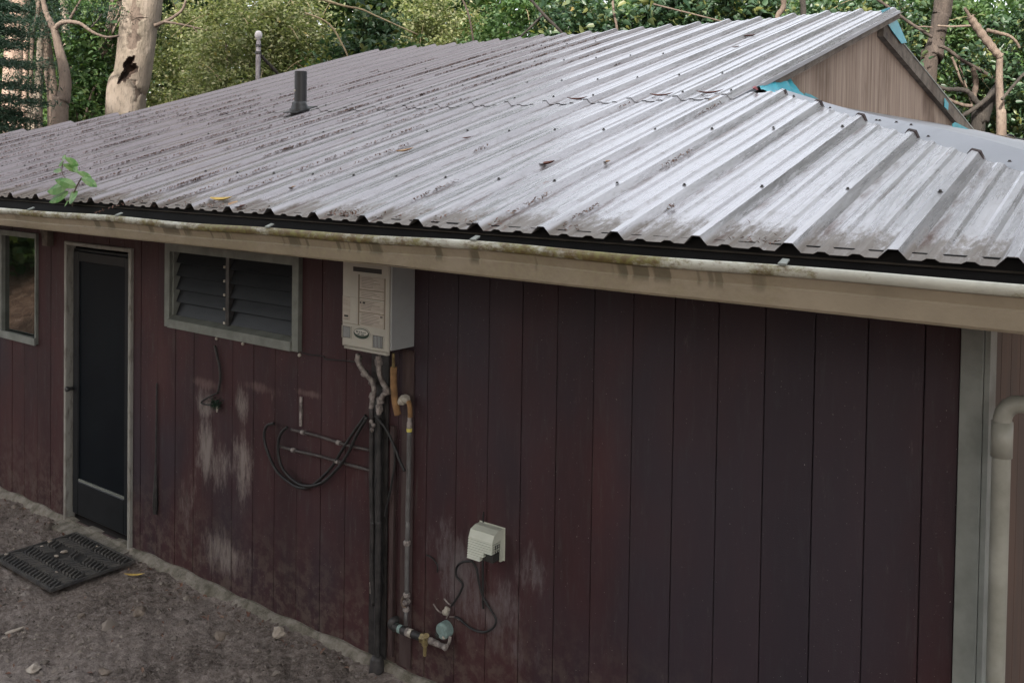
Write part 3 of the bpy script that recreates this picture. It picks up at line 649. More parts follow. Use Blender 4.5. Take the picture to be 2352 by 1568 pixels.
for px in (70, 275, 616, 1090, 1802):
    xx = on_y(px, 520, 2.69).x; ly, lz = lipy(xx), lipz(xx)
    MB().prism([(xx-.012, ly-.003, lz), (xx+.014, ly-.003, lz), (xx+.011, ly+.03, lz+.012), (xx-.010, ly+.03, lz+.014)], [(xx-.012, ly-.003, lz+.006), (xx+.014, ly-.003, lz+.006), (xx+.011, ly+.03, lz+.017), (xx-.010, ly+.03, lz+.018)]).build('gutter_clip', M['trim'], gut)
# --- drain pipe at the corner, elbow to the right
pc = on_y(2300, 1050, WALL-.12).x; pt = on_y(2300, 940, WALL-.12)
pts = [Vector((pc, WALL-.12, 0)), Vector((pc, WALL-.12, .8)), Vector((pc, WALL-.12, pt.z-.03))]
pts += [Vector((pc+.055*(1-math.cos(t)), WALL-.12+.01*math.sin(t), pt.z-.03+.055*math.sin(t))) for t in (.4, .8, 1.2, 1.55)]
pts += [Vector((pc+.30, WALL-.08, pt.z+.055)), Vector((pc+.75, WALL+.1, pt.z+.12))]
dp = MB().tube(pts, .030, 16).build('drain_pipe', M['pipe_white'], house, smooth=True, label='off white drain pipe with a rounded elbow')
MB().tube([(pc, WALL-.12, pt.z-.16), (pc, WALL-.12, pt.z-.04)], .0345, 16).build('pipe_collar', M['pipe_white'], dp, smooth=True)
# --- plumbing vent on the roof
p = on_roof(690, 263, 0.0); vz = roof_z(p.y)
vp = MB().lathe((p.x, p.y, vz), (0, 0, 1), [(0, .047), (.33, .047), (.33, .041), (.10, .041)], 20).build('vent_pipe', M['vent'], house, smooth=False, label='short black plumbing vent pipe on the roof')
MB().lathe((p.x, p.y, vz), (0, -SL*.5, 1), [(-.02, .075), (.035, .075), (.055, .066), (.075, .058), (.095, .054), (.10, .047)], 20).build('rubber_boot', M['vent'], vp, smooth=True)
bx_ = [(p.x-.085, p.y-.10, roof_z(p.y-.10)+.034), (p.x+.085, p.y-.10, roof_z(p.y-.10)+.034), (p.x+.085, p.y+.10, roof_z(p.y+.10)+.034), (p.x-.085, p.y+.10, roof_z(p.y+.10)+.034)]
MB().prism(bx_, [(a, b, c+.006) for a, b, c in bx_]).build('base_flange', M['vent'], vp)
MB().lathe((p.x-.012, p.y-.046, vz+.18), (0, -1, 0), [(0, .009), (.004, .009), (.005, .004)], 10).build('screw_head', M['tape'], vp)

# ================================================================== things on the wall
def W_(px, py, off=.03): return on_y(px, py, WALL-off)
# --- tankless water heater
hx0, hx1, hz0, hz1, hy0, hy1 = -3.775, -3.428, 1.772, 2.36, WALL-.195, WALL-.004
heater = thing('water_heater', ((hx0+hx1)/2, WALL, hz0), 'boxy beige tankless water heater hung under the eave', 'water heater')
casing = MB().cbox(hx0+.006, hx1, hy0+.018, hy1, hz0+.012, hz1, .004).build('casing', M['heaterside'], heater)
cov = MB().cbox(hx0, hx1-.006, hy0, hy0+.017, hz0, hz1, .008).build('front_cover', M['heater'], heater)
def HF(cx, cy):   # point on the heater face from the close-up survey (metres across, up)
    u = (cx-75)/(790-75); v = (1490-cy)/(1490-40); return hx0+u*(hx1-.006-hx0), hz0+v*(2.205-hz0)
def plate(name, c0, c1, mat, par, y0=.004, y1=-.0005):
    a, d = HF(c0[0], c1[1]); b, e = HF(c1[0], c0[1]); return MB().cbox(a, b, hy0-y0, hy0-y1, d, e, .001).build(name, mat, par)
for i, (c0, c1) in enumerate((((365, 215), (728, 440)), ((365, 455), (725, 590)), ((360, 625), (723, 832)), ((368, 835), (720, 1080)))):
    s = plate('sticker', c0, c1, M['sticker'], cov, .0025)
    nl = int((c1[1]-c0[1])/26)
    pm = MB()
    for r in range(1, nl):
        a, d = HF(c0[0]+24, c0[1]+r*26+8); b, e = HF(c0[0]+24+R_.uniform(.45, .9)*(c1[0]-c0[0]-40), c0[1]+r*26)
        pm.box(a, b, hy0-.0031, hy0-.0026, d, e)
    pm.build('small_print', M['inkgrey'], s)
    if i < 3:
        a, d = HF(c0[0]-5, c1[1]+12); b, e = HF(c1[0]+6, c1[1]+2); MB().box(a, b, hy0-.004, hy0, d, e).build('sticker_rim', M['fascia'], cov)
plate('sticker_edge', (335, 190), (352, 1080), M['fascia'], cov, .003)
plate('sticker_edge', (735, 215), (748, 1085), M['fascia'], cov, .003)
s = plate('sticker', (95, 610), (212, 1025), M['sticker'], cov, .0025)
plate('sticker_mark', (120, 930), (185, 965), M['ink'], s, .0032); plate('sticker_mark', (110, 995), (188, 1003), M['ink'], s, .0032)
plate('sticker_mark', (365, 660), (385, 692), M['ink'], cov, .0036); plate('sticker_mark', (410, 660), (448, 692), M['ink'], cov, .0036); plate('sticker_mark', (680, 868), (710, 900), M['ink'], cov, .0036); plate('sticker_mark', (690, 876), (703, 892), M['sticker'], cov, .0042)
plate('vent_slot', (250, 62), (690, 145), M['ink'], cov, .001)
plate('recess_panel', (90, 600), (318, 1045), M['heater'], cov, .0015)
plate('seam', (75, 1072), (740, 1080), M['fascia'], cov, .001)
for (c0, c1) in (((98, 1135), (222, 1330)), ((572, 1212), (720, 1420))):
    gr = plate('grille', c0, c1, M['ink'], cov, .002)
    plate('grille_rim', (c0[0]-12, c0[1]-12), (c0[0]-2, c1[1]+12), M['heater'], gr, .005); plate('grille_rim', (c1[0]+2, c0[1]-12), (c1[0]+14, c1[1]+12), M['heater'], gr, .005); plate('grille_rim', (c0[0]-2, c1[1]+2), (c1[0]+2, c1[1]+12), M['heater'], gr, .005)
    nb = 6
    for i in range(nb):
        xa = c0[0]+14+i*(c1[0]-c0[0]-20)/nb; plate('grille_bar', (xa, c0[1]+6), (xa+11, c1[1]-6), M['heaterside'], gr, .004)
bc = HF(400, 1215); bm_ = MB()
def oval(cx, cz, rx, rz, y0, y1, n=28):
    return [(cx+rx*math.cos(2*math.pi*i/n), y0, cz+rz*math.sin(2*math.pi*i/n)) for i in range(n)], [(cx+rx*math.cos(2*math.pi*i/n), y1, cz+rz*math.sin(2*math.pi*i/n)) for i in range(n)]
rim = MB().prism(*oval(bc[0], bc[1], .062, .032, hy0-.005, hy0+.001)).build('badge_rim', M['heater'], cov)
bd = MB().prism(*oval(bc[0], bc[1], .056, .0275, hy0-.007, hy0-.0045)).build('badge', M['badge'], cov)
MB().prism(*oval(bc[0], bc[1]+.006, .050, .017, hy0-.0078, hy0-.0065)).build('badge_field', M['badgelight'], bd)
for dx, dzz, w, h in ((-.030, .008, .016, .010), (-.012, .006, .010, .007), (.003, .007, .008, .009), (.016, .005, .012, .006), (.030, .006, .008, .008), (-.018, -.004, .018, .006), (.012, -.005, .026, .006)):
    MB().box(bc[0]+dx-w*.4, bc[0]+dx+w*.4, hy0-.0086, hy0-.0077, bc[1]+dzz-h*.35, bc[1]+dzz+h*.35).build('badge_mark', M['badge'], bd)
MB().cbox(hx0+.02, hx1-.01, hy0-.004, hy0+.02, hz0-.012, hz0+.001, .004).build('bottom_lip', M['heater'], heater)
MB().box(hx0+.03, hx1-.02, hy0+.03, hy1-.01, hz0+.006, hz0+.012).build('bottom_plate', M['metal_dark'], heater)

# --- pipes: coordinates from the close-up of the pipe group
def P2(cx, cy, off=.05): return W_((1400+cx/1.704)*.57422, (1380+cy/1.704)*.57422, off)
def P3(cx, cy, off=.03): return W_((1000+cx/2.145)*.57422, (2000+cy/2.145)*.57422, off)
def P5(cx, cy, off=.03): return W_((1500+cx/2.613)*.57422, (2050+cy/2.613)*.57422, off)
def P7(cx, cy, off=.02): return W_((700+cx/2.24)*.57422, (1400+cy/2.24)*.57422, off)
def pipe_thing(name, pts, r, mat, label, cat, group=None, seg=10, n=5, parts=()):
    sp = spline(pts, n); og = min(sp, key=lambda v: v.z)
    t = thing(name, og, label, cat, group)
    MB().tube(sp, r, seg).build('pipe', mat, t, smooth=True)
    return t
base = P3(1092, 1420, .035); base.z = 0.02
t = pipe_thing('water_pipe', [P2(55, 62, .12), P2(60, 125, .11), P2(105, 195, .09), P2(150, 245, .07), P2(165, 300, .06), P2(155, 350, .05), P2(145, 430, .05)], .014, M['pipe_pale'], 'pale taped water pipe bending down from the left of the heater', 'pipe')
for q in ((58, 95), (100, 190), (152, 250), (155, 345)): c = P2(*q, .09-.0002*q[1]); MB().lathe(c, (.3, 0, 1), [(-.016, .017), (-.012, .020), (.012, .020), (.016, .017)], 10).build('coupling', M['pipe_pale'], t, smooth=True)
t = pipe_thing('water_pipe', [P2(193, 75, .12), P2(195, 130, .10), P2(200, 190, .09), P2(225, 260, .07), P2(255, 312, .06), P2(222, 345, .05), P2(200, 400, .05), P2(197, 470, .045)], .014, M['pipe_pale'], 'pale taped water pipe bending down from the middle of the heater', 'pipe')
for q in ((195, 115), (250, 312), (208, 375), (200, 430)): c = P2(*q, .10-.00015*q[1]); MB().lathe(c, (-.2, 0, 1), [(-.02, .017), (-.014, .021), (.014, .021), (.02, .017)], 10).build('coupling', M['pipe_pale'], t, smooth=True)
b1 = P3(1062, 560, .04); b2 = P3(1100, 1400, .04)
t = pipe_thing('riser_pipe', [P2(145, 430, .05), P2(150, 520, .045), P2(148, 650, .042), P2(146, 900, .042), P2(152, 1200, .042), P3(1052, 200, .042), P3(1045, 560, .042), P3(1062, 900, .042)], .014, M['pipe_dark'], 'blackened riser pipe down the maroon wall, left one of two', 'pipe')
t = pipe_thing('riser_pipe', [P2(197, 470, .045), P2(196, 560, .042), P2(195, 800, .042), P2(192, 1200, .042), P3(1105, 200, .042), P3(1100, 700, .042), P3(1094, 1150, .042), P3(1088, 1470, .05)], .018, M['pipe_dark'], 'blackened riser pipe reaching the ground, right one of two', 'pipe')
MB().lathe(P3(1088, 1440, .05), (0, 0, 1), [(-.09, .055), (-.05, .05), (0, .04), (.05, .035), (.07, .026)], 12).build('pipe_foot', M['pipe_dark'], t, smooth=True)
for q in ((145, 520), (160, 545), (150, 575)): MB().lathe(P2(*q, .075), (.2, -.3, 1), [(-.012, .008), (0, .013), (.012, .008)], 8).build('clamp', M['pipe_pale'], t, smooth=True)
bt = MB().box(P2(262, 700).x-.014, P2(262, 700).x+.014, WALL-.022, WALL-.003, .10, P2(262, 560).z).build('wall_batten', M['redbatten'], house)
bt = MB().box(P3(1040, 300).x-.03, P3(1130, 300).x+.02, WALL-.012, WALL-.003, .06, 1.74).build('wall_batten', M['pipe_dark'], house)
MB().box(P3(1310, 300).x-.035, P3(1330, 300).x+.03, WALL-.010, WALL-.003, .07, 1.76).build('wall_batten', M['redbatten'], house)
# gas line: insulated drop, taped loop, steel pipe
gas = thing('gas_pipe', P5(322, 1170), 'gas line with tan foam sleeve, yellow tag and grey steel pipe', 'pipe')
MB().tube(spline([P2(295, 55, .1), P2(296, 110, .09), P2(297, 150, .085)], 3), .008, 8).build('metal_stub', M['brass'], gas, smooth=True)
MB().tube(spline([P2(298, 150, .085), P2(297, 220, .08), P2(300, 310, .075), P2(310, 400, .07), P2(327, 475, .065)], 5), .018, 12).build('foam_sleeve', M['foam'], gas, smooth=True)
tp = MB(); n0 = P2(335, 395, .06); n1 = P2(372, 365, .06); n2 = P2(400, 372, .06)
tp.tube(spline([n0, (n0+n1)/2, n1, n2], 3), [.012, .017, .021, .024, .022, .025, .021, .019, .018, .012], 7, wob=.25).build('tape_wrap', M['tape'], gas)
MB().tube(spline([P2(396, 378, .058), P2(408, 420, .055), P2(410, 490, .05)], 5), .013, 10).build('foam_sleeve', M['foam'], gas, smooth=True)
MB().tube(spline([P2(408, 485, .05), P2(405, 530, .048), P2(404, 570, .045)], 4), [.011]*4+[.014]*5, 10).build('union', M['pipe_pale'], gas, smooth=True)
MB().lathe(P2(404, 577, .045), (0, 0, 1), [(-.009, .0145), (.009, .0145)], 10).build('tag', M['yellow'], gas)
MB().tube(spline([P2(404, 572, .045), P2(400, 850, .04), P2(392, 1200, .04), P5(342, 100, .04), P5(335, 450, .04), P5(332, 860, .04)], 4), .012, 10).build('steel_pipe', M['pipe_steel'], gas, smooth=True)
for c in (P5(332, 315, .04), P5(330, 858, .04), P5(326, 1003, .04), P2(390, 1345, .04)): MB().lathe(c, (0, 0, 1), [(-.012, .015), (-.009, .018), (.009, .018), (.012, .015)], 10).build('coupling', M['pipe_pale'], gas)
MB().tube(spline([P5(330, 862, .045), P5(296, 885, .05), P5(286, 930, .05), P5(298, 975, .05), P5(325, 1000, .045)], 5), .010, 8).build('bypass_loop', M['bark_tan'], gas, smooth=True)
MB().lathe(P5(325, 935, .05), (0, -1, 0), [(-.02, .014), (.01, .016), (.018, .010)], 8).build('valve_body', M['pipe_pale'], gas)
MB().tube([P5(325, 1000, .04), P5(323, 1090, .04), P5(322, 1180, .05)], .010, 10).build('steel_pipe', M['pipe_steel'], gas, smooth=True)
# horizontal supply pipe with elbow, bands and tap
sup = thing('supply_pipe', P5(500, 1310), 'short black supply pipe with pale bands, elbow and brass tap', 'pipe')
MB().tube(spline([P5(232, 1118, .03), P5(190, 1130, .055), P5(170, 1165, .065), P5(200, 1190, .06), P5(300, 1230, .05), P5(420, 1275, .05), P5(520, 1315, .05)], 6), .021, 12).build('pipe', M['pipe_dark'], sup, smooth=True)
MB().tube(spline([P5(520, 1315, .05), P5(600, 1345, .05), P5(680, 1380, .048), P5(745, 1405, .045)], 5), [.014, .015, .017, .014, .018, .015, .016, .014, .016, .014, .013, .014, .013, .016, .017, .018], 10, wob=.12).build('taped_end', M['pipe_pale'], sup)
dr = (P5(420, 1275, .05)-P5(200, 1190, .06)).normalized()
for q, mm in (((212, 1193), 'verdigris'), ((262, 1213), 'verdigris'), ((372, 1257), 'tape'), ((345, 1246), 'pipe_pale')): MB().lathe(P5(*q, .055), dr, [(-.009, .0225), (.009, .0225)], 12).build('band', M[mm], sup)
MB().lathe(P5(512, 1312, .055), dr, [(-.022, .018), (-.016, .026), (.012, .026), (.02, .018)], 6).build('tap_nut', M['brass'], sup)
MB().lathe(P5(522, 1340, .07), (0, 0, -1), [(-.01, .014), (.02, .017), (.03, .010), (.075, .009), (.078, .006)], 8).build('tap_spout', M['brass'], sup)
MB().lathe(P5(545, 1300, .075), (.3, -.6, .7), [(-.01, .006), (.015, .006), (.016, .015), (.022, .015)], 8).build('tap_handle', M['brass'], sup)
MB().tube(spline([P5(745, 1405, .045), P5(775, 1350, .04), P5(785, 1290, .04)], 4), .008, 8).build('riser', M['pipe_pale'], sup, smooth=True)
# round box
c = P5(757, 1205, .002); jb = thing('junction_box', c, 'small round chalky green box, broken at its lower left', 'electrical box')
jm = MB(); ring = []; n = 26
def jr(i):
    th = 2*math.pi*i/n; k = 1-.30*max(0, math.cos(th-math.radians(218)))**6; return th, .040*k
A = [(c.x+jr(i)[1]*math.cos(jr(i)[0]), WALL-.002, c.z+jr(i)[1]*1.05*math.sin(jr(i)[0])) for i in range(n)]
B = [(X, WALL-.045, Z) for X, Y, Z in A]; C2 = [(c.x+(X-c.x)*.8, WALL-.056, c.z+(Z-c.z)*.8) for X, Y, Z in A]
jm.prism(A, B, caps=False); jm.prism(B, C2); jm.build('box_body', M['verdigris'], jb)
MB().lathe((c.x-.022, WALL-.052, c.z-.024), (-.5, -1, -.3), [(-.01, .013), (.008, .014), (.009, .010)], 9).build('broken_hole', M['hooddark'], jb)
MB().lathe(P5(720, 1300, .05), (0, -1, .3), [(-.012, .009), (.004, .010), (.012, .005)], 8).build('plug', M['tape'], jb, smooth=True)
sp = thing('cable_splice', P5(745, 1030), 'pale cable splice with loose wire ends above the green box', 'cable')
MB().tube(spline([P5(765, 985, .03), P5(745, 1020, .04), P5(725, 1060, .035)], 4), [.010, .014, .016, .013, .012, .016, .015, .012, .008], 8, wob=.2).build('splice', M['tape'], sp)
for pts in ([(735, 1045), (690, 1040), (650, 1010), (610, 950)], [(795, 965), (760, 940), (722, 895)], [(745, 1100), (770, 1050), (785, 1000)], [(880, 1120), (840, 1090), (780, 1085)]):
    MB().tube(spline([P5(*q, .02) for q in pts], 5), .0035, 6).build('wire_end', M['pipe_pale'], sp, smooth=True)
# cables
def cable(pts, fn, r, label, mat='wire', off=.018, name='cable', cat='cable', group=None):
    q = spline([fn(*p, off) for p in pts], 7); og = min(q, key=lambda v: v.z)
    o = MB().tube(q, r, 7).build(name, M[mat], None, origin=og, smooth=True); tag(o, label, cat, group); return o
cable([(1010, 500), (1040, 545), (1065, 605), (1090, 750), (1135, 890), (1200, 1000), (1262, 1110), (1235, 1200), (1130, 1245), (1000, 1205), (880, 1105), (830, 1090)], P5, .006, 'black cable looping down and back below the cream hood')
cable([(1012, 505), (910, 515), (855, 570), (850, 660), (915, 745), (890, 830), (850, 900), (795, 975)], P5, .006, 'kinked black cable dropping from hood to the splice')
cable([(538, 438), (600, 475), (650, 545), (652, 620)], P5, .004, 'short thin black wire stub curling out of the wall')
cable([(1125, 490), (1128, 700), (1128, 890), (1132, 1000)], P5, .006, 'straight black cable hanging below the cream hood')
cable([(1135, -10), (1130, 50), (1132, 100)], P5, .004, 'thin wire entering the top of the cream hood')
cable([(885, 655), (825, 675), (800, 740), (805, 830), (850, 965), (915, 1085), (1000, 1165), (1095, 1225), (1185, 1230), (1265, 1185), (1400, 1050), (1500, 890), (1600, 735), (1710, 585)], P7, .009, 'outer black hose looping left of the risers', off=.035, name='hose', cat='hose')
cable([(1005, 690), (950, 745), (925, 830), (928, 950), (965, 1060), (1060, 1165), (1170, 1215), (1310, 1190), (1450, 1065), (1545, 930), (1630, 755), (1722, 600)], P7, .009, 'inner black hose looping left of the risers', off=.05, name='hose', cat='hose')
cable([(170, 480), (245, 570), (305, 700), (340, 790), (372, 858)], P2, .008, 'black hose running from the risers to a nail at right', off=.06, name='hose', cat='hose')
cable([(300, 680), (305, 800), (280, 960), (250, 1100), (238, 1165)], P2, .006, 'thin black cable beside the batten between the pipes', off=.035)
for pts, lab in (([(1040, 710), (1180, 742), (1320, 780), (1500, 838), (1620, 868), (1745, 895)], 'upper of two thin sloping pipes left of the risers'), ([(935, 860), (1100, 905), (1300, 950), (1500, 1008), (1755, 1078)], 'lower of two thin sloping pipes left of the risers')):
    q = spline([P7(*p, .03) for p in pts], 5); o = thing('branch_pipe', q[0], lab, 'pipe'); MB().tube(q, .009, 8).build('pipe', M['pipe_dull'], o, smooth=True)
    for i in (4, 14): MB().tube([q[i]+Vector((-.012, -.001, 0)), q[i]+Vector((.012, -.001, 0))], .014, 8).build('clip', M['pipe_pale'], o)
cable([(355, -40), (375, 40), (398, 150), (405, 260), (385, 370)], P7, .008, 'dark conduit stub below the louvred window', mat='pipe_dark', name='conduit', cat='conduit')
cable([(385, 380), (300, 420), (235, 468), (270, 485), (330, 490)], P7, .005, 'bent black wire hook under the conduit stub')
hk = thing('moss_tuft', P7(360, 480), 'small dark mossy tuft caught on the wire hook', 'moss')
leaf_mesh('moss_leaves', np.array(P7(360, 480, .03))+NR.normal(size=(260, 3))*np.array([.022, .012, .016]), .014, M['lf_frond'], hk, origin=P7(360, 480))
MB().lathe(P7(376, 530, .03), (0, 0, -1), [(-.02, .004), (0, .007), (.018, .004)], 7).build('pale_drip', M['tape'], hk)
cable([(1130, 20), (1200, 40), (1330, 55), (1350, 80), (1530, 95), (1640, 110)], P7, .0035, 'thin sagging wire from window corner to the heater', off=.012)
t = cable([(1040, 700), (1046, 745), (1044, 795)], P3, .011, 'pale plastic stub left of the blackened risers', mat='tape', name='pipe_stub', cat='pipe')
q = P7(1128, 560, .006)
tag(MB().box(q.x-.009, q.x+.009, WALL-.010, WALL-.003, P7(1128, 690).z, P7(1128, 425).z).build('masking_strip', M['pipe_pale'], None, origin=(q.x, WALL-.003, P7(1128, 690).z)), 'narrow pale torn strip stuck on the maroon boards', 'tape')
q = wallpt(357, 1150)
tag(MB().tube(spline([on_y(360, 880, WALL-.014), on_y(358, 1050, WALL-.015), on_y(356, 1180, WALL-.018)], 5), [.006]*6+[.008, .012, .016, .018, .013], 8, wob=.15).build('door_stay', M['pipe_dark'], None, origin=on_y(356, 1180, WALL-.018)), 'thin dark rod with thick lower end right of door', 'rod')

# --- cream vent hood
def hood_pt(cx, cy, off): return P5(cx, cy, off)
a0 = P5(1120, 470, 0); hxl, hxr = P5(1105, 300, 0).x, P5(1352, 300, 0).x; hzt, hzb = P5(1345, 160, 0).z, P5(1352, 485, 0).z
hd = thing('vent_hood', ((hxl+hxr)/2, WALL, hzb), 'cream plastic louvred wall hood with a broken corner', 'vent')
D = .095
def slab(z0, z1, d0, d1): return z0, z1, d0, d1
top = MB().prism([(hxl, WALL-.002, hzt), (hxl, WALL-.045, hzt), (hxl, WALL-D*.85, hzt-.012), (hxl, WALL-D, hzt-.045), (hxl, WALL-.002, hzt-.045)], [(hxr, WALL-.002, hzt), (hxr, WALL-.045, hzt), (hxr, WALL-D*.85, hzt-.012), (hxr, WALL-D, hzt-.045), (hxr, WALL-.002, hzt-.045)]).build('cover', M['hood'], hd)
nsl = 9; hh = (hzt-.045-hzb)/nsl
for i in range(nsl):
    zt_ = hzt-.045-i*hh; xe = hxr if i < 5 else hxr-(.05 if i < 7 else .07)
    d = D+.004+.001*i
    MB().prism([(hxl-.001, WALL-.012, zt_-hh*.70), (hxl-.001, WALL-d, zt_-hh*.70), (hxl-.001, WALL-d+.006, zt_-.001), (hxl-.001, WALL-.012, zt_-.001)], [(xe, WALL-.012, zt_-hh*.70), (xe, WALL-d, zt_-hh*.70), (xe, WALL-d+.006, zt_-.001), (xe, WALL-.012, zt_-.001)]).build('louvre', M['hood'], hd)
MB().box(hxl+.004, hxr-.006, WALL-D+.012, WALL-.004, hzb+.004, hzt-.046).build('dark_inside', M['hooddark'], hd)
MB().box(hxr-.008, hxr+.001, WALL-.03, WALL-.003, hzb-.004, hzt-.047).build('side_strip', M['hood'], hd)
for i in range(3):
    for j in range(2): MB().box(hxr-.0015, hxr+.0015, WALL-.045-i*.014, WALL-.040-i*.014, hzt-.085-j*.028, hzt-.063-j*.028).build('side_slot', M['hooddark'], hd)
MB().box(hxl-.006, hxr+.006, WALL-.004, WALL-.0005, hzb-.006, hzt+.004).build('back_plate', M['hood'], hd)

# ================================================================== doormat
mc = [on_z(2, 1297, .045), on_z(122, 1353, .045), on_z(305, 1283, .045), on_z(157, 1216, .045)]
mo = (mc[0]+mc[1]+mc[2]+mc[3])/4; mat_ang = math.atan2((mc[2]-mc[3]).y, (mc[2]-mc[3]).x)-.02; L2, W2 = .375, .275
MZ = .040
dmat = thing('doormat', (mo.x, mo.y, MZ-.01), 'worn black rubber doormat with slanted ridges below the black door', 'doormat')
ca, sa = math.cos(mat_ang), math.sin(mat_ang)
def MP(u, v, z=0): return (mo.x+u*ca-v*sa, mo.y+u*sa+v*ca, MZ+z)
def mbox(m, u0, u1, v0, v1, z0, z1): return m.prism([MP(u0, v0, z0), MP(u1, v0, z0), MP(u1, v1, z0), MP(u0, v1, z0)], [MP(u0, v0, z1), MP(u1, v0, z1), MP(u1, v1, z1), MP(u0, v1, z1)])
mbox(MB(), -L2, L2, -W2, W2, -.006, .004).build('mat_sheet', M['mat'], dmat)
for (u0, u1, v0, v1) in ((-L2-.012, L2+.012, -W2-.012, -W2), (-L2-.012, L2+.012, W2, W2+.012), (-L2-.012, -L2, -W2, W2), (L2, L2+.012, -W2, W2)): mbox(MB(), u0, u1, v0, v1, -.006, .014).build('mat_edge', M['rubber'], dmat)
rb = MB().prism([(-.040, -.010, 0), (.040, -.010, 0), (.040, .010, 0), (-.040, .010, 0)], [(-.035, -.006, .014), (.035, -.006, .014), (.035, .006, .014), (-.035, .006, .014)]).mesh('mat_ridge'); rb.materials.append(M['rubber'])
for r in range(7):
    for c in range(17):
        u = -L2+.04+c*.0425; v = -W2+.042+r*.078
        if (u+.05)**2/.05+(v-.05)**2/.02 < .55 and R_.random() < .7: continue
        o = bpy.data.objects.new('mat_ridge', rb); put(o, dmat, MP(u, v, .003)); o.rotation_euler = (0, 0, mat_ang+(1.05 if r % 2 else 2.09)+R_.uniform(-.05, .05))

# ================================================================== loose things
def stone(px, py, r, label, mat='stone', flat=.5, sq=1.0):
    p = on_z(px, py, .0); z = float(terrain(p.x, p.y, True)); p.z = z
    bm = bmesh.new(); bmesh.ops.create_icosphere(bm, subdivisions=2, radius=1)
    s0 = R_.random()*9
    for v in bm.verts:
        n = v.co.copy(); k = 1+.22*math.sin(n.x*3.1+s0)+.18*math.sin(n.y*4.3+s0*2)+.15*math.sin(n.z*5+s0*3); v.co = Vector((n.x*r*k, n.y*r*sq*k, n.z*r*flat*k+r*flat*.55))
    me = bpy.data.meshes.new('stone'); bm.to_mesh(me); bm.free(); me.materials.append(M[mat])
    o = put(bpy.data.objects.new('stone', me), None, p); o.rotation_euler = (0, 0, R_.uniform(0, 6)); return tag(o, label, 'stone', 'loose stones on the yard')
D1 = lambda cx, cy: (cx/1.887*.57422, (1900+cy/1.887)*.57422)
D3 = lambda cx, cy: ((1000+cx/2.145)*.57422, (2000+cy/2.145)*.57422)
stone(*D1(1055, 1050), .055, 'flat brown stone, the largest chip on the yard', flat=.4, sq=.6)
stone(*D1(610, 1075), .025, 'small brown stone left of the flat brown chip')
stone(*D1(110, 1165), .045, 'pale flat stone at the left edge below the doormat', 'stonepale', .25, .5)
stone(*D1(255, 1455), .055, 'pale flat slab of stone near the lower left corner', 'stonepale', .3, .6)
stone(*D3(250, 1175), .045, 'tan knobbly stone near the wall footing', 'stonepale', .6)
stone(*D3(120, 985), .022, 'tiny pale stone touching the footing by the wall', 'stonepale', .6)
stone(*D1(1680, 1195), .05, 'dark crumbly stone between footing and flat brown chip', flat=.35)
stone(*D1(790, 1500), .035, 'grey stone at the bottom of the yard', flat=.4)
for cx, cy, r, lab in ((375, 535, .022, 'round pale pebble on the doormat nearest its far corner'), (315, 570, .013, 'tiny pebble left of the round pebble on doormat'), (485, 615, .025, 'largest pale chip in the middle of the doormat'), (425, 645, .02, 'pale chip just left of the largest chip on doormat'), (105, 590, .013, 'small pebble on the left part of the doormat'), (425, 770, .016, 'lone pale chip near the front corner of the doormat'), (728, 570, .012, 'small chip on the doormat side toward the door sill'), (45, 635, .02, 'pale chip at the leftmost corner of the doormat')):
    p = on_z(*D1(cx, cy), .02); bm = bmesh.new(); bmesh.ops.create_icosphere(bm, subdivisions=1, radius=1)
    for v in bm.verts: v.co = Vector((v.co.x*r*R_.uniform(.8, 1.2), v.co.y*r*.7*R_.uniform(.8, 1.2), v.co.z*r*.4+r*.3))
    me = bpy.data.meshes.new('pebble'); bm.to_mesh(me); bm.free(); me.materials.append(M['stonepale'])
    o = put(bpy.data.objects.new('pebble', me), None, (p.x, p.y, MZ+.009)); o.rotation_euler = (0, 0, R_.uniform(0, 6)); tag(o, lab, 'pebble', 'pebbles on the doormat')
# gravel: countless
n = 12000; gxp = NR.uniform(-8.4, -2.9, n); gyp = NR.uniform(1.7, 3.62, n); keep = ~((np.abs((gxp-mo.x)*ca+(gyp-mo.y)*sa) < L2+.02) & (np.abs(-(gxp-mo.x)*sa+(gyp-mo.y)*ca) < W2+.02))
gxp, gyp = gxp[keep], gyp[keep]; n = len(gxp); gz = terrain(gxp, gyp, True); s = NR.gamma(1.6, .0026, n)+.002; s[:420] *= NR.uniform(1.5, 3.2, 420)
tet = np.array([(-1, -.7, -.3), (1, -.8, -.3), (.1, 1, -.3), (.1, -.1, .8), (-.5, .4, .5)]); Vv = []; 
ang = NR.uniform(0, 6.28, n); ce, se = np.cos(ang), np.sin(ang)
for t5 in tet:
    tx = t5[0]*NR.uniform(.7, 1.3, n); ty = t5[1]*NR.uniform(.7, 1.3, n); tz = t5[2]*NR.uniform(.6, 1.2, n)
    Vv.append(np.stack([gxp+(tx*ce-ty*se)*s, gyp+(tx*se+ty*ce)*s, gz+tz*s*.8+s*.15], -1))
Vv = np.stack(Vv, 1).reshape(-1, 3); kk = np.arange(n)[:, None]*5
Qv = np.concatenate([kk+np.array([[a, b, c]]) for a, b, c in ((0, 1, 3), (1, 2, 3), (2, 4, 3), (0, 3, 4), (0, 4, 2))], 1).reshape(-1, 3)
me = bpy.data.meshes.new('gravel'); fill_mesh(me, Vv, Qv); me.materials.append(M['gravel']); o = put(bpy.data.objects.new('gravel', me)); tag(o, 'grey and tan gravel grit scattered over the yard soil', 'gravel', kind='stuff')

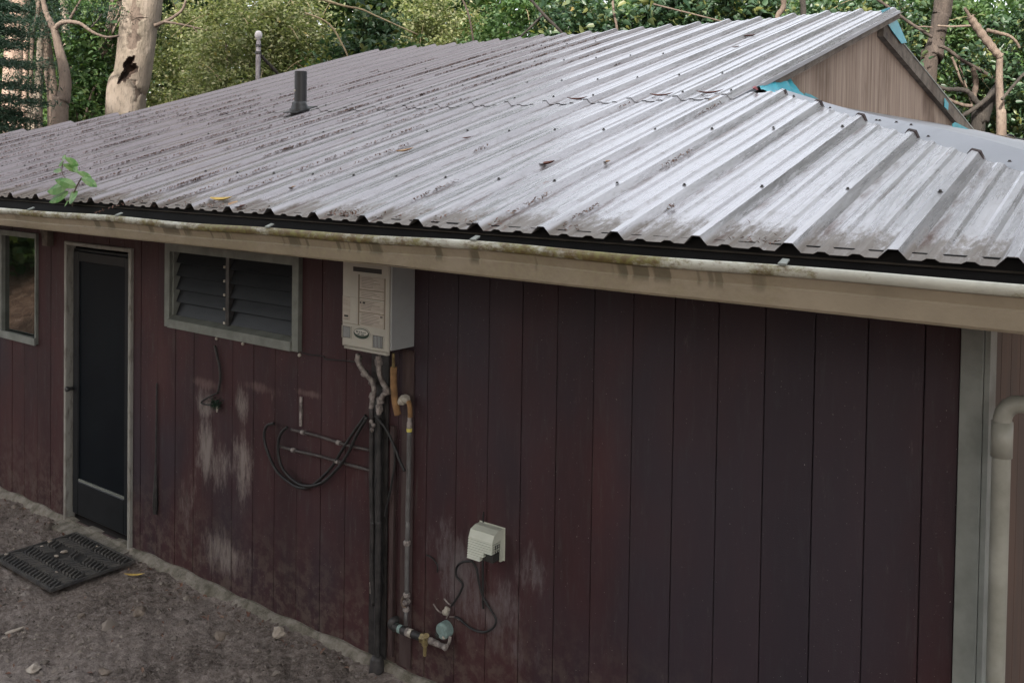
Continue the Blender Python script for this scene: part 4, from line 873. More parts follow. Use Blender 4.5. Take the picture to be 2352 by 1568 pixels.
n = 260; lx = NR.uniform(-8.3, -3.0, n); ly_ = np.concatenate([NR.uniform(1.8, 3.5, n-110), 3.62-np.abs(NR.normal(0, .06, 110))])
o = leaf_mesh('leaf_bits', np.stack([lx, ly_, terrain(lx, ly_, True)+.010], -1), .035, M['litter'], broad=.45, droop=0, flat=2.5); tag(o, 'small brown leaf bits strewn on the soil and along the footing', 'leaf litter', kind='stuff')
def single_leaf(name, p, L, w, ang, mat, label, cat='leaf', group=None, tilt=.15, normal=None, curl=.25):
    m = MB(); n = 7; a = Vector((math.cos(ang), math.sin(ang), 0)); b = Vector((-math.sin(ang), math.cos(ang), 0)); u = Vector((0, 0, 1))
    if normal:
        u = Vector(normal).normalized(); a = (a-u*a.dot(u)).normalized(); b = u.cross(a)
    p = Vector(p); top = []
    for i in range(n):
        t = i/(n-1); ww = w*math.sin(math.pi*min(1, t*.92+.06))**.8; c = p+a*(t-.5)*L+u*(.006+curl*L*(t-.5)**2*2)
        top.append((c-b*ww*.5+u*ww*.3, c, c+b*ww*.5+u*ww*.3))
    for i in range(n-1):
        m.face([top[i][0], top[i][1], top[i+1][1], top[i+1][0]]); m.face([top[i][1], top[i][2], top[i+1][2], top[i+1][1]])
    o = m.build(name, mat, None, origin=p); return tag(o, label, cat, group)
p = on_z(*D1(1015, 785), 0); p.z = float(terrain(p.x, p.y, True))+.004
single_leaf('fallen_leaf', p, .13, .03, .75, M['yellowleaf'], 'yellow dry leaf on the soil right of the doormat')
RN = (0, -SL, 1)
RC2 = lambda cx, cy: ((900+cx/1.802)*.57422, cy/1.802*.57422)
RC3 = lambda cx, cy: ((2000+cx/1.96)*.57422, cy/1.96*.57422)
RL1 = lambda cx, cy: (cx/1.96*.57422, (700+cy/1.96)*.57422)
for q, L, w, ang, mm, lab in (
    (RC2(1300, 1100), .10, .035, .9, 'deadleaf', 'tan curled dead leaf midway up the roof'),
    (RC2(480, 1362), .05, .02, .6, 'deadleaf', 'small tan dead leaf low on the roof left of centre'),
    (RL1(1835, 245), .07, .045, 1.9, 'deadleaf', 'tan crumpled dead leaf at the eave beside a red leaf'),
    (RL1(1870, 265), .09, .03, .4, 'deadred', 'red brown dead leaf hanging at the eave'),
    (RL1(1740, 210), .14, .04, .25, 'yellowleaf', 'long yellowish dead leaf just above the eave'),
    (RC3(360, 1300), .085, .035, .8, 'deadred', 'red brown dead leaf low in the middle of the roof'),
    (RC3(835, 1283), .04, .022, .4, 'deadleaf', 'small tan leaf below the bright part of roof'),
    (RC3(1960, 293), .10, .04, .3, 'deadred', 'red brown dead leaf high on the roof near gable'),
    (RC3(1850, 380), .06, .025, .9, 'deadred', 'small dark dead leaf high on the roof near gable'),
    (RC3(610, 790), .14, .03, .2, 'deadred', 'dark dead leaf on the sheet lap, leftmost there'),
    (RC3(1270, 762), .15, .03, .2, 'deadred', 'dark dead leaf on the sheet lap, middle of three'),
    (RC3(1650, 742), .16, .03, .2, 'deadred', 'dark dead leaf on the sheet lap, nearest the gable'),
    (RC2(1745, 1005), .05, .02, .7, 'deadred', 'small red dead leaf in a roof pan at centre'),
    (RC2(2320, 1195), .08, .03, .7, 'deadred', 'red dead leaf in a pan right of roof centre')):
    p = on_roof(*q, .003); single_leaf('fallen_leaf', p, L, w, ang, M[mm], lab, normal=RN)
# leaf litter lying along the ribs, mostly on the far left part of the roof
pts = []
for k in range(430):
    i = R_.randrange(-14, 15); far = R_.random()
    xr = -5.954+.3048*i+HB+.010; y0 = R_.uniform(3.0, 8.2)
    if xr > -4.5 and R_.random() < (.8 if y0 < 6.3 else .45): continue
    if xr+y0 > HIPC-.3 or (y0 > 5 and not RAKE_L+.1 < xr < RAKE_R-.1) or xr-RAKE_L < -(5.0-y0): continue
    ln = R_.uniform(.08, .9)*(1 if xr < -4 else .4); m = int(ln*150)+8
    yy_ = y0+NR.uniform(-.5, .5, m)*ln; xx_ = xr+NR.normal(0, .006, m)-.003
    pts.append(np.stack([xx_, yy_, ZE+SL*(yy_-EAVE)+.010+NR.uniform(0, .010, m)], -1))
for k in range(60):
    i = R_.randrange(-12, 19); xr = -5.954+.3048*i+R_.choice((.06, .15, .24)); m = R_.randrange(4, 18); yy_ = EAVE+.02+np.abs(NR.normal(0, .05, m)); xx_ = xr+NR.normal(0, .03, m)
    pts.append(np.stack([xx_, yy_, ZE+SL*(yy_-EAVE)+.008+NR.uniform(0, .006, m)], -1))
o = leaf_mesh('leaf_litter', np.concatenate(pts), .015, M['litter'], broad=.4, droop=.0, flat=2.5); tag(o, 'brown leaf litter caught along the ribs of the roof', 'leaf litter', kind='stuff')

# --- seedling growing out of the gutter
SQ = lambda cx, cy: on_y((100+cx/5.2275)*.57422, (550+cy/5.2275)*.57422, 2.80)
sb = SQ(990, 1330); sd = thing('seedling', sb, 'green leafy seedling sprouting from the gutter', 'seedling')
MB().tube(spline([sb+Vector((0, 0, -.03)), SQ(1010, 1200), SQ(1065, 1060), SQ(1120, 950), SQ(1180, 850)], 4), .004, 6).build('stem', M['bark_brown'], sd, smooth=True)
MB().tube(spline([SQ(1065, 1040), SQ(950, 950), SQ(850, 850), SQ(780, 760), SQ(775, 620), SQ(800, 500)], 3), .0025, 5).build('stem', M['bark_brown'], sd, smooth=True)
def seed_leaf(b, t, w, toward):
    b, t = SQ(*b), SQ(*t); t = t+Vector((0, toward, 0)); a = t-b; L = a.length; a.normalize(); sd_ = a.cross(Vector((0, -1, .5))).normalized(); u = a.cross(sd_); m = MB(); rows = []
    for i in range(8):
        k = i/7; ww = w*math.sin(math.pi*min(1, .05+k*.95))**.75; c = b+a*L*k-u*0.0-Vector((0, 0, .12*L*k*k)); rows.append((c-sd_*ww*.5+u*ww*.12, c, c+sd_*ww*.5+u*ww*.12))
    for r0, r1 in zip(rows[:-1], rows[1:]): m.face([r0[0], r0[1], r1[1], r1[0]]); m.face([r0[1], r0[2], r1[2], r1[1]])
    m.build('leaf', M['lf_seed'], sd)
for b, t, w, d in (((1060, 1040), (730, 800), .055, -.03), ((900, 1000), (640, 1060), .085, -.05), ((880, 1000), (640, 900), .05, .02), ((900, 1150), (680, 1290), .07, -.05), ((960, 1160), (1150, 1290), .08, -.04), ((880, 1320), (1010, 1405), .03, -.05), ((1180, 850), (1510, 960), .045, .0), ((1090, 720), (1290, 800), .03, .03), ((1090, 720), (820, 500), .035, .04), ((800, 500), (700, 560), .04, 0), ((840, 430), (1020, 550), .035, .03), ((840, 440), (560, 330), .03, .06), ((760, 700), (480, 640), .03, .03), ((800, 560), (960, 690), .035, .05), ((870, 1180), (760, 1320), .05, -.06)):
    seed_leaf(b, t, w, d)

# --- turquoise tarp scraps at the gable
def scrap(pts, label, thick=.004, mat='tarp'):
    pts = [Vector(p) for p in pts]; c = sum(pts, Vector())/len(pts); nrm = (pts[1]-pts[0]).cross(pts[2]-pts[0]).normalized(); n = len(pts); m = MB()
    m.prism(pts, [p+nrm*thick for p in pts]); o = m.build('tarp_scrap', M[mat], None, origin=min(pts, key=lambda v: v.z)); tag(o, label, 'tarp'); return o
G4 = lambda cx, cy, x: on_x((3000+cx/2.8)*.57422, (cy/2.8)*.57422, x)
xg = -2.295
scrap([G4(1515, 220, xg), G4(1610, 150, xg), G4(1655, 240, xg), G4(1760, 480, xg), G4(1700, 490, xg), G4(1590, 340, xg)], 'turquoise tarp strip hanging from the gable peak')
scrap([G4(1465, 122, -2.30), G4(1567, 84, -2.30), G4(1590, 135, -2.30), G4(1520, 175, -2.30)], 'turquoise tarp corner poking above the gable peak')
scrap([G4(570, 690, -2.33), G4(790, 600, -2.33), G4(780, 625, -2.33), G4(650, 675, -2.33)], 'thin turquoise tarp edge under the roof overhang')
R5 = lambda cx, cy, x: on_x((3500+cx/2.8)*.57422, (cy/2.8)*.57422, x)
scrap([R5(782, 1100, -2.29), R5(825, 1160, -2.29), R5(820, 1235, -2.29), R5(780, 1200, -2.29)], 'small blue tarp scrap on the lower back rake')
scrap([R5(870, 1390, -2.2), R5(900, 1370, -2.2), R5(1000, 1420, -2.2), R5(1100, 1475, -2.2), R5(870, 1430, -2.2)], 'dark blue tarp fold at the foot of the rake')
tm = MB(); rowsA = [G4(80, 970, -2.25), G4(250, 890, -2.28), G4(370, 825, -2.30), G4(430, 870, -2.33)]; rowsB = [G4(110, 1000, -2.17), G4(330, 1050, -2.14), G4(520, 1075, -2.18), G4(640, 1100, -2.24)]
NA = 12
def lerp_row(rw, t):
    s_ = t*(len(rw)-1); i = min(int(s_), len(rw)-2); return rw[i].lerp(rw[i+1], s_-i)
gridp = [[lerp_row(rowsA, i/NA).lerp(lerp_row(rowsB, i/NA), j/6)+Vector((.012*math.sin(i*1.9+j*.4), .0, .006*math.sin(i*2.3+j)))for i in range(NA+1)] for j in range(7)]
for j in range(6):
    for i in range(NA): tm.face([gridp[j][i], gridp[j][i+1], gridp[j+1][i+1], gridp[j+1][i]])
o = tm.build('tarp_fold', M['tarp'], None, origin=gridp[6][6], smooth=True); tag(o, 'crumpled blue tarp stuffed under the lower gable corner', 'tarp')
scrap([G4(615, 1040, -2.3), G4(680, 1060, -2.3), G4(770, 1112, -2.3), G4(620, 1085, -2.3)], 'turquoise tarp tip at the foot of the gable wall')
o = MB().prism([G4(40, 985, -2.18), G4(65, 965, -2.18), G4(95, 1008, -2.18), G4(70, 1005, -2.18)], [p+Vector((-.01, 0, 0)) for p in (G4(40, 985, -2.18), G4(65, 965, -2.18), G4(95, 1008, -2.18), G4(70, 1005, -2.18))]).build('plastic_scrap', simple('red_plastic', (.30, .02, .03), rough=.4), None, origin=G4(70, 1000, -2.18)); tag(o, 'tiny dark red scrap at the corner of flashing', 'scrap')

# --- fence post behind the left hip
PP = lambda cx, cy, d=13.0: at_d((1000+cx/3.5625)*.57422, (80+cy/3.5625)*.57422, d)
pb = PP(118, 820); pbase = Vector((pb.x, pb.y, float(terrain(pb.x, pb.y))))
fp = thing('gate_post', pbase, 'grey metal post with a pale knob behind the left roof', 'post')
MB().tube([pbase, PP(116, 600), PP(122, 300)], [.034, .034, .030], 12).build('post', simple('galvanised_post', (.28, .26, .27), (.17, .15, .16), .6, 20, metallic=.3), fp, smooth=True)
k_ = PP(122, 205); MB().lathe(k_, (0, 0, 1), [(-.09, .022), (-.06, .030), (-.045, .046), (-.02, .050), (.012, .048), (.036, .034), (.046, .015)], 14).build('knob', simple('bleached_knob', (.55, .53, .54), (.4, .38, .39), .8, 30), fp, smooth=True)
MB().lathe(PP(116, 470), (0, 0, 1), [(-.015, .045), (.015, .045)], 12).build('collar', M['metal_dark'], fp); MB().lathe(PP(118, 370), (0, 0, 1), [(-.015, .040), (.015, .040)], 12).build('collar', M['metal_dark'], fp)
e_ = PP(335, 700, 13.2); MB().tube([PP(120, 470), PP(230, 590, 13.1), e_, e_+(e_-PP(120, 470))*1.2], .022, 8).build('brace', M['bark_dark'], fp, smooth=True)

# ================================================================== trees and thicket
def foot_of(p): return Vector((p.x, p.y, float(terrain(p.x, p.y))-.05))
def tree(name, label, pxs, d, widths, barkm, limbs=(), crown=None, group=None, seg=18, up=None, wob=.08, crowns=(), res=10):
    """pxs: seen course of the trunk (frame px) at distance d, widths in px; limbs: (px list, width px at start, end); up: metres it goes on above"""
    P = [at_d(x, y, d) for x, y in pxs]; Rr = [w/FPX*d*.5 for w in widths]
    f = foot_of(P[0]); pts = [f]+P; rr = [Rr[0]*1.08]+Rr
    if up:
        dirv = (P[-1]-P[-2]).normalized(); dirv = (dirv+Vector((0, 0, .6))).normalized()
        pts += [P[-1]+dirv*up*.5, P[-1]+dirv*up]; rr += [Rr[-1]*.75, Rr[-1]*.35]
    t = thing(name, f, label, 'tree', group)
    sp = spline(pts, res); rs = []
    for i in range(len(rr)-1): rs += [rr[i]+(rr[i+1]-rr[i])*k/res for k in range(res)]
    rs.append(rr[-1])
    tr = MB().tube(sp, rs, seg, wob=wob, ph=R_.random()*6).build('trunk', barkm, t, smooth=True)
    for (lp, w0, w1, dd, bm_) in limbs:
        q = spline([at_d(x, y, dd) for x, y in lp], 6); k = len(q)
        MB().tube(q, [(w0+(w1-w0)*i/(k-1))/FPX*dd*.5*(1+.12*math.sin(i*1.9)) for i in range(k)], 9, wob=.1).build('limb', bm_ or barkm, t, smooth=True)
    if crown:
        (rad, ncl, per, ls, lm) = crown; top = pts[-1]
        c_, cc = cloud(top+Vector((0, 0, rad[2]*.3)), rad, ncl, per, .16)
        leaf_mesh('crown', c_, ls, lm, t, origin=top, six=True)
        for q in cc[:14]: MB().tube(spline([pts[-2].lerp(top, R_.random()), (Vector(q)+top)/2+Vector((0, 0, .2)), Vector(q)], 3), [.04*(1-i/8) +.01 for i in range(7)], 5).build('limb', barkm, t, smooth=True)
    for (cpx, cd, rad, ncl, per, ls, lm) in crowns:
        c0 = at_d(*cpx, cd); c_, cc = cloud(c0, rad, ncl, per, .2); leaf_mesh('foliage', c_, ls, lm, t, origin=c0, six=ls > .1)
        for q in cc[:6]: MB().tube(spline([c0+Vector((0, 0, -rad[2])), c0.lerp(Vector(q), .5), Vector(q)], 3), [.02*(1-i/8)+.005 for i in range(7)], 5).build('limb', barkm, t, smooth=True)
    return t, tr
C1 = lambda cx, cy: (cx*.2686, cy*.2686)
R5p = lambda cx, cy: ((3500+cx/2.8)*.57422, cy/2.8*.57422)
# the leaning pale trunk with the rotten hole
t, tr = tree('pale_tree', 'leaning pale trunk with a dark rotten hole behind the roof', [C1(1075, 960), C1(1120, 700), C1(1165, 400), C1(1195, 150), C1(1225, -40)], 15.0, [86, 80, 82, 83, 86], M['bark_pale'], up=8, seg=96, wob=.035, res=44,
    limbs=[([C1(1320, 222), C1(1400, 190), C1(1480, 150), C1(1555, 90), C1(1590, 0), C1(1600, -120)], 9, 5, 14.8, M['bark_brown']),
           ([C1(1400, 188), C1(1520, 205), C1(1650, 232), C1(1780, 262), C1(1960, 285)], 6, 2.5, 14.7, M['bark_brown']),
           ([C1(1640, 232), C1(1720, 300), C1(1800, 370), C1(1890, 435)], 4, 2, 14.7, M['bark_brown'])],
    crown=((3.2, 3, 1.8), 40, 120, .16, M['lf_green']))
# carve the rotten hole and the bark scar into the trunk itself
dirc = (Vector((0, 0, CAM_H))-at_d(*C1(1105, 590), 15)).normalized(); rgt_h = cR.copy()
hc = at_d(*C1(1098, 600), 14.75); tme = tr.data; tme.materials.append(M['rot']); tme.materials.append(M['bark_brown'])
def hole_k(p):                                     # >0 inside the hole
    X = (p-hc).dot(rgt_h); Z = p.z-hc.z; a = X*math.cos(.42)-Z*math.sin(.42); b = X*math.sin(.42)+Z*math.cos(.42); th = math.atan2(b/.21, a/.085)
    return 1+.22*math.sin(3*th+1)+.14*math.sin(5*th)+.1*math.sin(9*th)-math.hypot(a/.085, b/.21)
def scar_k(p):
    X = (p-hc).dot(rgt_h); Z = p.z-hc.z
    if Z > .30: c_, w = .015+.10*math.sin(Z*2.4-.4), .085-.03*abs(Z-.85)+.03*math.sin(Z*17)+.02*math.sin(Z*41)
    elif Z < -.15: c_, w = .09+.02*math.sin(Z*14), .03+.012*math.sin(Z*33)
    else: return -1
    return (w-abs(X-c_))/.05 if -.5 < Z < 1.25 else -1
kv = []
for v in tme.vertices:
    p = v.co.copy()
    if (p-hc).length > 1.6 or (p-(hc-dirc*.3)).dot(dirc) < 0: kv.append((-1, -1)); continue
    h_, sc_ = hole_k(p), scar_k(p); kv.append((h_, sc_))
    if h_ > 0: v.co = p-dirc*.16*min(1, h_*2.2)
    elif h_ > -.35: v.co = p+dirc*.012*(1+h_/.35)
    elif sc_ > 0: v.co = p-dirc*.012
for f_ in tme.polygons:
    h_ = max(kv[i][0] for i in f_.vertices); sc_ = min(kv[i][1] for i in f_.vertices)
    f_.material_index = 1 if h_ > .02 else (2 if sc_ > 0 else 0)
tree('ivy_tree', 'dark rough trunk just left of the leaning pale trunk', [C1(855, 900), C1(900, 620), C1(960, 320), C1(1000, 100)], 16.5, [62, 50, 42, 36], M['bark_brown'], up=4, crowns=[(C1(740, 720), 16, (.5, .5, 1.0), 40, 60, .11, M['lf_green']), (C1(700, 880), 15.5, (.5, .5, .5), 24, 60, .10, M['lf_green'])])
tree('forked_tree', 'forked tan trunk with a long arching limb at left', [C1(510, 1040), C1(545, 850), C1(555, 660), C1(515, 450), C1(465, 262)], 14, [36, 30, 26, 20, 15], M['bark_tan'],
     limbs=[([C1(466, 270), C1(430, 190), C1(395, 110), C1(365, -10), C1(350, -120)], 14, 10, 14, None), ([C1(470, 250), C1(510, 205), C1(575, 188), C1(650, 195), C1(700, 212), C1(760, 255), C1(830, 295), C1(920, 320), C1(1015, 308)], 11, 5, 13.9, None), ([C1(600, 160), C1(640, 90), C1(680, 20), C1(720, -60)], 7, 3, 14.2, M['bark_brown']), ([C1(780, 235), C1(830, 180), C1(870, 120)], 4, 2, 14.0, M['bark_dark'])],
     crowns=[(C1(900, 90), 15.5, (.5, .5, .7), 18, 50, .12, M['lf_green'])])
tree('grey_tree', 'grey trunk rising behind the forked tan trunk', [C1(560, 950), C1(565, 600), C1(565, 300), C1(545, -40)], 17.5, [22, 20, 18, 17], M['bark_pale'], up=4, crown=((2.5, 2.5, 1.6), 30, 120, .16, M['lf_green']))
tree('dark_tree', 'dark mossy trunk left of the forked tan trunk', [C1(450, 1000), C1(430, 650), C1(385, 300), C1(335, -30)], 15, [22, 24, 22, 20], M['bark_brown'], up=3)
tree('pink_tree', 'broad pinkish trunk at the far left edge', [C1(118, 1080), C1(115, 700), C1(130, 380), C1(160, 150), C1(185, -40)], 17, [48, 46, 44, 40, 38], M['bark_pink'], up=4, seg=26, wob=.05, limbs=[([C1(130, 330), C1(90, 250), C1(60, 200), C1(20, 120)], 20, 12, 17, None), ([C1(80, 10), C1(150, 60), C1(240, 125)], 7, 4, 16.5, M['bark_tan'])])
tree('pale_stump', 'slim pale broken trunk between the pink and dark trunks', [C1(310, 1060), C1(325, 800), C1(340, 500), C1(345, 330)], 14.5, [26, 20, 15, 12], M['bark_pale'])
tree('thin_trunk', 'thin crooked grey stem at the far left', [C1(250, 1080), C1(240, 960), C1(110, 800), C1(0, 710)], 14.3, [7, 6, 6, 5], M['bark_pale'], seg=8)
tree('side_trunk', 'narrow pinkish trunk right beside the broad pink trunk', [C1(212, 1050), C1(215, 700), C1(225, 400), C1(235, 200)], 16.5, [13, 12, 12, 10], M['bark_pink'], seg=10)
# conifer tiers at the far left edge
cf = thing('young_conifer', foot_of(at_d(-30, 200, 13)), 'dark green tiered conifer boughs at the far left', 'tree')
MB().tube([foot_of(at_d(-30, 200, 13)), at_d(-30, 150, 13), at_d(-28, -80, 13)], [.10, .08, .04], 10).build('trunk', M['bark_dark'], cf, smooth=True)
for y, L in ((22, 75), (45, 50), (75, 70), (105, 60), (150, 85), (203, 105), (235, 110), (258, 60), (278, 90), (300, 70)):
    a = at_d(-28, y-6, 13); b = at_d(-30+L, y+4, 12.4+R_.uniform(-.4, .6)); br = spline([a, a.lerp(b, .5)+Vector((0, 0, .04)), b], 6)
    bo = MB().tube(br, [.018-.0012*i for i in range(len(br))], 5).build('bough', M['bark_dark'], cf, smooth=True)
    c_ = np.concatenate([np.array(p)+NR.normal(size=(80, 3))*np.array([.10, .16, .03]) for p in br]); leaf_mesh('needles', c_, .075, M['lf_frond'], bo, origin=a, broad=.18, droop=.25)
# feathery fronds near the top left
ff = thing('feathery_tree', foot_of(at_d(70, 260, 14.6)), 'feathery dark green foliage among the left trunks', 'tree')
MB().tube(spline([foot_of(at_d(70, 260, 14.6)), at_d(72, 150, 14.6), at_d(85, 40, 14.6), at_d(100, -60, 14.6)], 4), .03, 7).build('trunk', M['bark_brown'], ff, smooth=True)
for x, y, rx, rz in ((95, 20, .35, .18), (70, 48, .35, .12), (100, 75, .3, .10), (75, 105, .35, .12), (60, 85, .3, .08), (90, 145, .35, .10), (110, 50, .3, .10), (60, 180, .35, .08), (140, 15, .25, .12), (200, 10, .3, .15), (240, 30, .25, .2)):
    c0 = at_d(x, y, 14.5+R_.uniform(-.5, .5)); leaf_mesh('frond', np.array(c0)+NR.normal(size=(500, 3))*np.array([rx*.5, .25, rz*.55]), .06, M['lf_frond'] if y > 12 else M['lf_green'], ff, origin=c0, broad=.22, droop=.5)

# --- thicket behind the roof: one shrub after another
def shrub(name, label, px, d, wpx, top, mat, leaf=.08, ncl=60, per=170, group='shrubs behind the roof', six=False, depth=1.6, twigs=14, twigmat=None, bright=0):
    c = at_d(px, top, d); f = foot_of(c); H = max(1.2, c.z-f.z); rx = wpx/FPX*d*.5
    t = thing(name, f, label, 'shrub', group)
    vis = min(H*.5, 1.5); rad = (rx, depth*.6, vis)
    cen = Vector((c.x, c.y, c.z-vis)); c_, cc = cloud(cen, rad, ncl, per, .14, .35)
    # flatten into the view-facing frame: spread along the camera's right axis rather than world x
    v = c_-np.array(cen); rgt_ = np.array(_r); fw_ = np.array((cF.x, cF.y, 0)); c_ = np.array(cen)+v[:, :1]*rgt_+v[:, 1:2]*fw_+np.stack([0*v[:, 2], 0*v[:, 2], v[:, 2]], -1)
    leaf_mesh('foliage', c_, leaf, mat, t, origin=f, six=six)
    if bright: 
        sel = c_[NR.choice(len(c_), bright, replace=False)]; leaf_mesh('yellow_leaves', sel+NR.normal(size=sel.shape)*.03, leaf*1.1, M['lf_bright'], t, origin=f, six=six)  # yellow leaf flecks scattered at random through the foliage
    tm_ = MB()
    for k in range(4):
        top_ = Vector(c_[NR.integers(len(c_))]); MB().tube(spline([f+Vector((R_.uniform(-.15, .15), R_.uniform(-.15, .15), 0)), f.lerp(top_, .5)+Vector((R_.uniform(-.2, .2), 0, .2)), top_], 4), [.035-.003*i for i in range(9)], 6).build('stem', M['bark_brown'], t, smooth=True)
    for k in range(twigs):
        a = Vector(c_[NR.integers(len(c_))]); b = a+Vector((R_.uniform(-.6, .6), R_.uniform(-.3, .3), R_.uniform(-.5, .5)))-cF*.35
        MB().tube(spline([a, a.lerp(b, .5)+Vector((0, 0, .06)), b], 3), [.008-.0008*i for i in range(7)], 4).build('twig', twigmat or M['twig'], t)
    return t
sh = [
 ('vine_thicket', 'olive thicket of fine leaves right beside the leaning pale trunk', 425, 17.2, 190, 20, 'lf_olive', .065, 70, 220),
 ('vine_thicket', 'sunlit olive thicket behind the grey metal post', 560, 14.6, 230, -20, 'lf_olive', .065, 80, 240),
 ('vine_thicket', 'olive thicket between grey post and the dark green bush', 700, 15.2, 220, -30, 'lf_olive', .065, 80, 240),
 ('leafy_bush', 'low green bush at the roof edge right of the grey post', 740, 13.6, 160, 92, 'lf_green', .085, 30, 130),
 ('leafy_bush', 'dark green bush standing up between two olive thickets', 850, 13.8, 130, -25, 'lf_dark', .10, 46, 170),
 ('vine_thicket', 'pale olive thicket above the middle of the ridge', 1000, 16.5, 260, -40, 'lf_olive', .07, 80, 240),
 ('leafy_bush', 'small bright bush sitting low at the middle of the ridge', 960, 13.4, 150, 78, 'lf_green', .08, 26, 130),
 ('leafy_bush', 'green bush right of the middle of the ridge', 1170, 14.8, 190, -25, 'lf_green', .09, 50, 170),
 ('round_leaf_bush', 'dark round leaved bush where a bare pole leans', 1330, 14.2, 230, -40, 'lf_dark', .11, 60, 170),
 ('round_leaf_bush', 'dense dark round leaved bush with yellow flecks over the ridge', 1500, 14.0, 240, -40, 'lf_dark', .12, 60, 170),
 ('round_leaf_bush', 'dark glossy bush left of the gable peak', 1680, 13.8, 230, -45, 'lf_dark', .12, 60, 170),
 ('round_leaf_bush', 'shady bush right behind the gable peak', 1860, 14.6, 230, -40, 'lf_dark', .11, 60, 150),
 ('round_leaf_bush', 'shady bush between gable peak and the dark trunk', 2030, 16.5, 220, -40, 'lf_dark', .11, 50, 150),
 ('leafy_bush', 'green bush behind the dark trunk at right', 2190, 19, 240, -10, 'lf_green', .12, 50, 150),
 ('round_leaf_bush', 'dark bush filling the right edge above the flashing', 2330, 15.5, 200, 20, 'lf_dark', .11, 50, 150),
 ('leafy_bush', 'low lit bush at the right edge behind the bare branches', 2290, 18.5, 260, 170, 'lf_green', .10, 40, 130),
 ('leafy_bush', 'dim green bush among the trunks at far left', 90, 20, 260, 60, 'lf_green', .10, 60, 160),
 ('leafy_bush', 'green bush between forked trunk and leaning pale trunk', 215, 18, 150, 110, 'lf_green', .10, 40, 150)]
for (nm, lab, px, d, w, top, mm, lf, ncl, per) in sh:
    shrub(nm, lab, px, d, w, top, M[mm], lf, ncl, per, six=lf > .09, twigs=26 if mm == 'lf_olive' else 8, bright=240 if mm == 'lf_olive' else (45 if mm == 'lf_dark' else 110))
# bare leaning poles and branches in the thicket
def pole(name, label, pts, w0, w1, d, mm, group='bare branches in the thicket'):
    q = spline([at_d(x, y, d) for x, y in pts], 6); n = len(q)
    lowp = min(q, key=lambda v: v.z); o = MB().tube(q, [(w0+(w1-w0)*i/(n-1))/FPX*d*.5*(1+.1*math.sin(i*2.1)) for i in range(n)], 9, wob=.08).build(name, M[mm], None, origin=lowp, smooth=True)
    tag(o, label, 'branch', group)
pole('bare_branch', 'dark bare pole leaning right above the ridge centre', [(1215, -5), (1250, 35), (1280, 65), (1298, 88), (1320, 140)], 7, 6, 13.0, 'bark_dark')
pole('bare_branch', 'dark bare pole slanting left above the ridge centre', [(1250, 30), (1222, 60), (1190, 92), (1170, 130)], 5, 4, 13.2, 'bark_dark')
pole('bare_branch', 'thin dark stem left of the crossed bare poles', [(1060, -5), (1075, 30), (1085, 80), (1090, 120)], 4, 4, 13.2, 'bark_brown')
pole('bare_branch', 'brown upright stem behind the middle of the ridge', [(1405, -20), (1410, 30), (1416, 60), (1420, 110)], 5, 6, 13.1, 'bark_tan')
pole('bare_branch', 'pale dead branch slanting at the top of the pale thicket', [(725, -5), (790, 14), (830, 22), (870, 40), (960, 80)], 6, 3, 13.0, 'twig')
pole('bare_branch', 'pale dead branch sticking out beside the dark bush', [(700, 30), (755, 55), (790, 110), (805, 150)], 4, 4, 13.0, 'twig')
pole('bare_branch', 'thick dark stem left of the gable peak', [(1795, -20), (1800, 15), (1785, 40), (1790, 80)], 12, 12, 13.2, 'bark_brown')
pole('bare_branch', 'thick dark stem nearest the gable peak', [(1840, -20), (1845, 20), (1843, 60), (1850, 90)], 12, 14, 13.4, 'bark_dark')
pole('bare_branch', 'pale thin dead branch left of the gable peak', [(1500, 10), (1560, 25), (1640, 45), (1720, 65)], 4, 3, 13.0, 'bark_tan')
# right hand trees
tree('dark_trunk_tree', 'rough dark brown trunk behind the gable', [R5p(600, 880), R5p(650, 620), R5p(690, 430), R5p(735, 200), R5p(770, -30)], 15.5, [36, 46, 34, 38, 40], M['bark_deep'], up=5, seg=26, wob=.07, crown=((3, 3, 2), 40, 130, .16, M['lf_dark']),
     limbs=[([R5p(640, 420), R5p(500, 330), R5p(350, 230), R5p(200, 120), R5p(60, 20), R5p(-60, -60)], 8, 6, 15.3, None), ([R5p(720, 520), R5p(800, 545), R5p(900, 620), R5p(1000, 690), R5p(1200, 800), R5p(1290, 860), R5p(1360, 930)], 8, 9, 15.2, None), ([R5p(700, 290), R5p(850, 300), R5p(980, 295), R5p(1080, 290)], 4, 6, 15.3, M['bark_tan']), ([R5p(640, 310), R5p(540, 300), R5p(480, 305)], 4, 3, 15.2, M['bark_tan'])])
tree('peeled_tree', 'peeled tan trunk with a broken slanting top at right edge', [R5p(1410, 1560), R5p(1405, 1200), R5p(1390, 900), R5p(1400, 640)], 14.5, [22, 18, 16, 14], M['bark_tan'], seg=12,
     limbs=[([R5p(1405, 640), R5p(1330, 560), R5p(1230, 430), R5p(1130, 290), R5p(1060, 190)], 19, 17, 14.5, None), ([R5p(1060, 190), R5p(1040, 150), R5p(1000, 90)], 9, 6, 14.5, M['bark_brown']), ([R5p(1250, 340), R5p(1400, 375), R5p(1500, 405), R5p(1580, 470), R5p(1620, 540)], 9, 6, 14.8, M['bark_brown']), ([R5p(1420, 1120), R5p(1500, 1020), R5p(1620, 880), R5p(1700, 800)], 7, 6, 14.3, M['bark_dark'])])
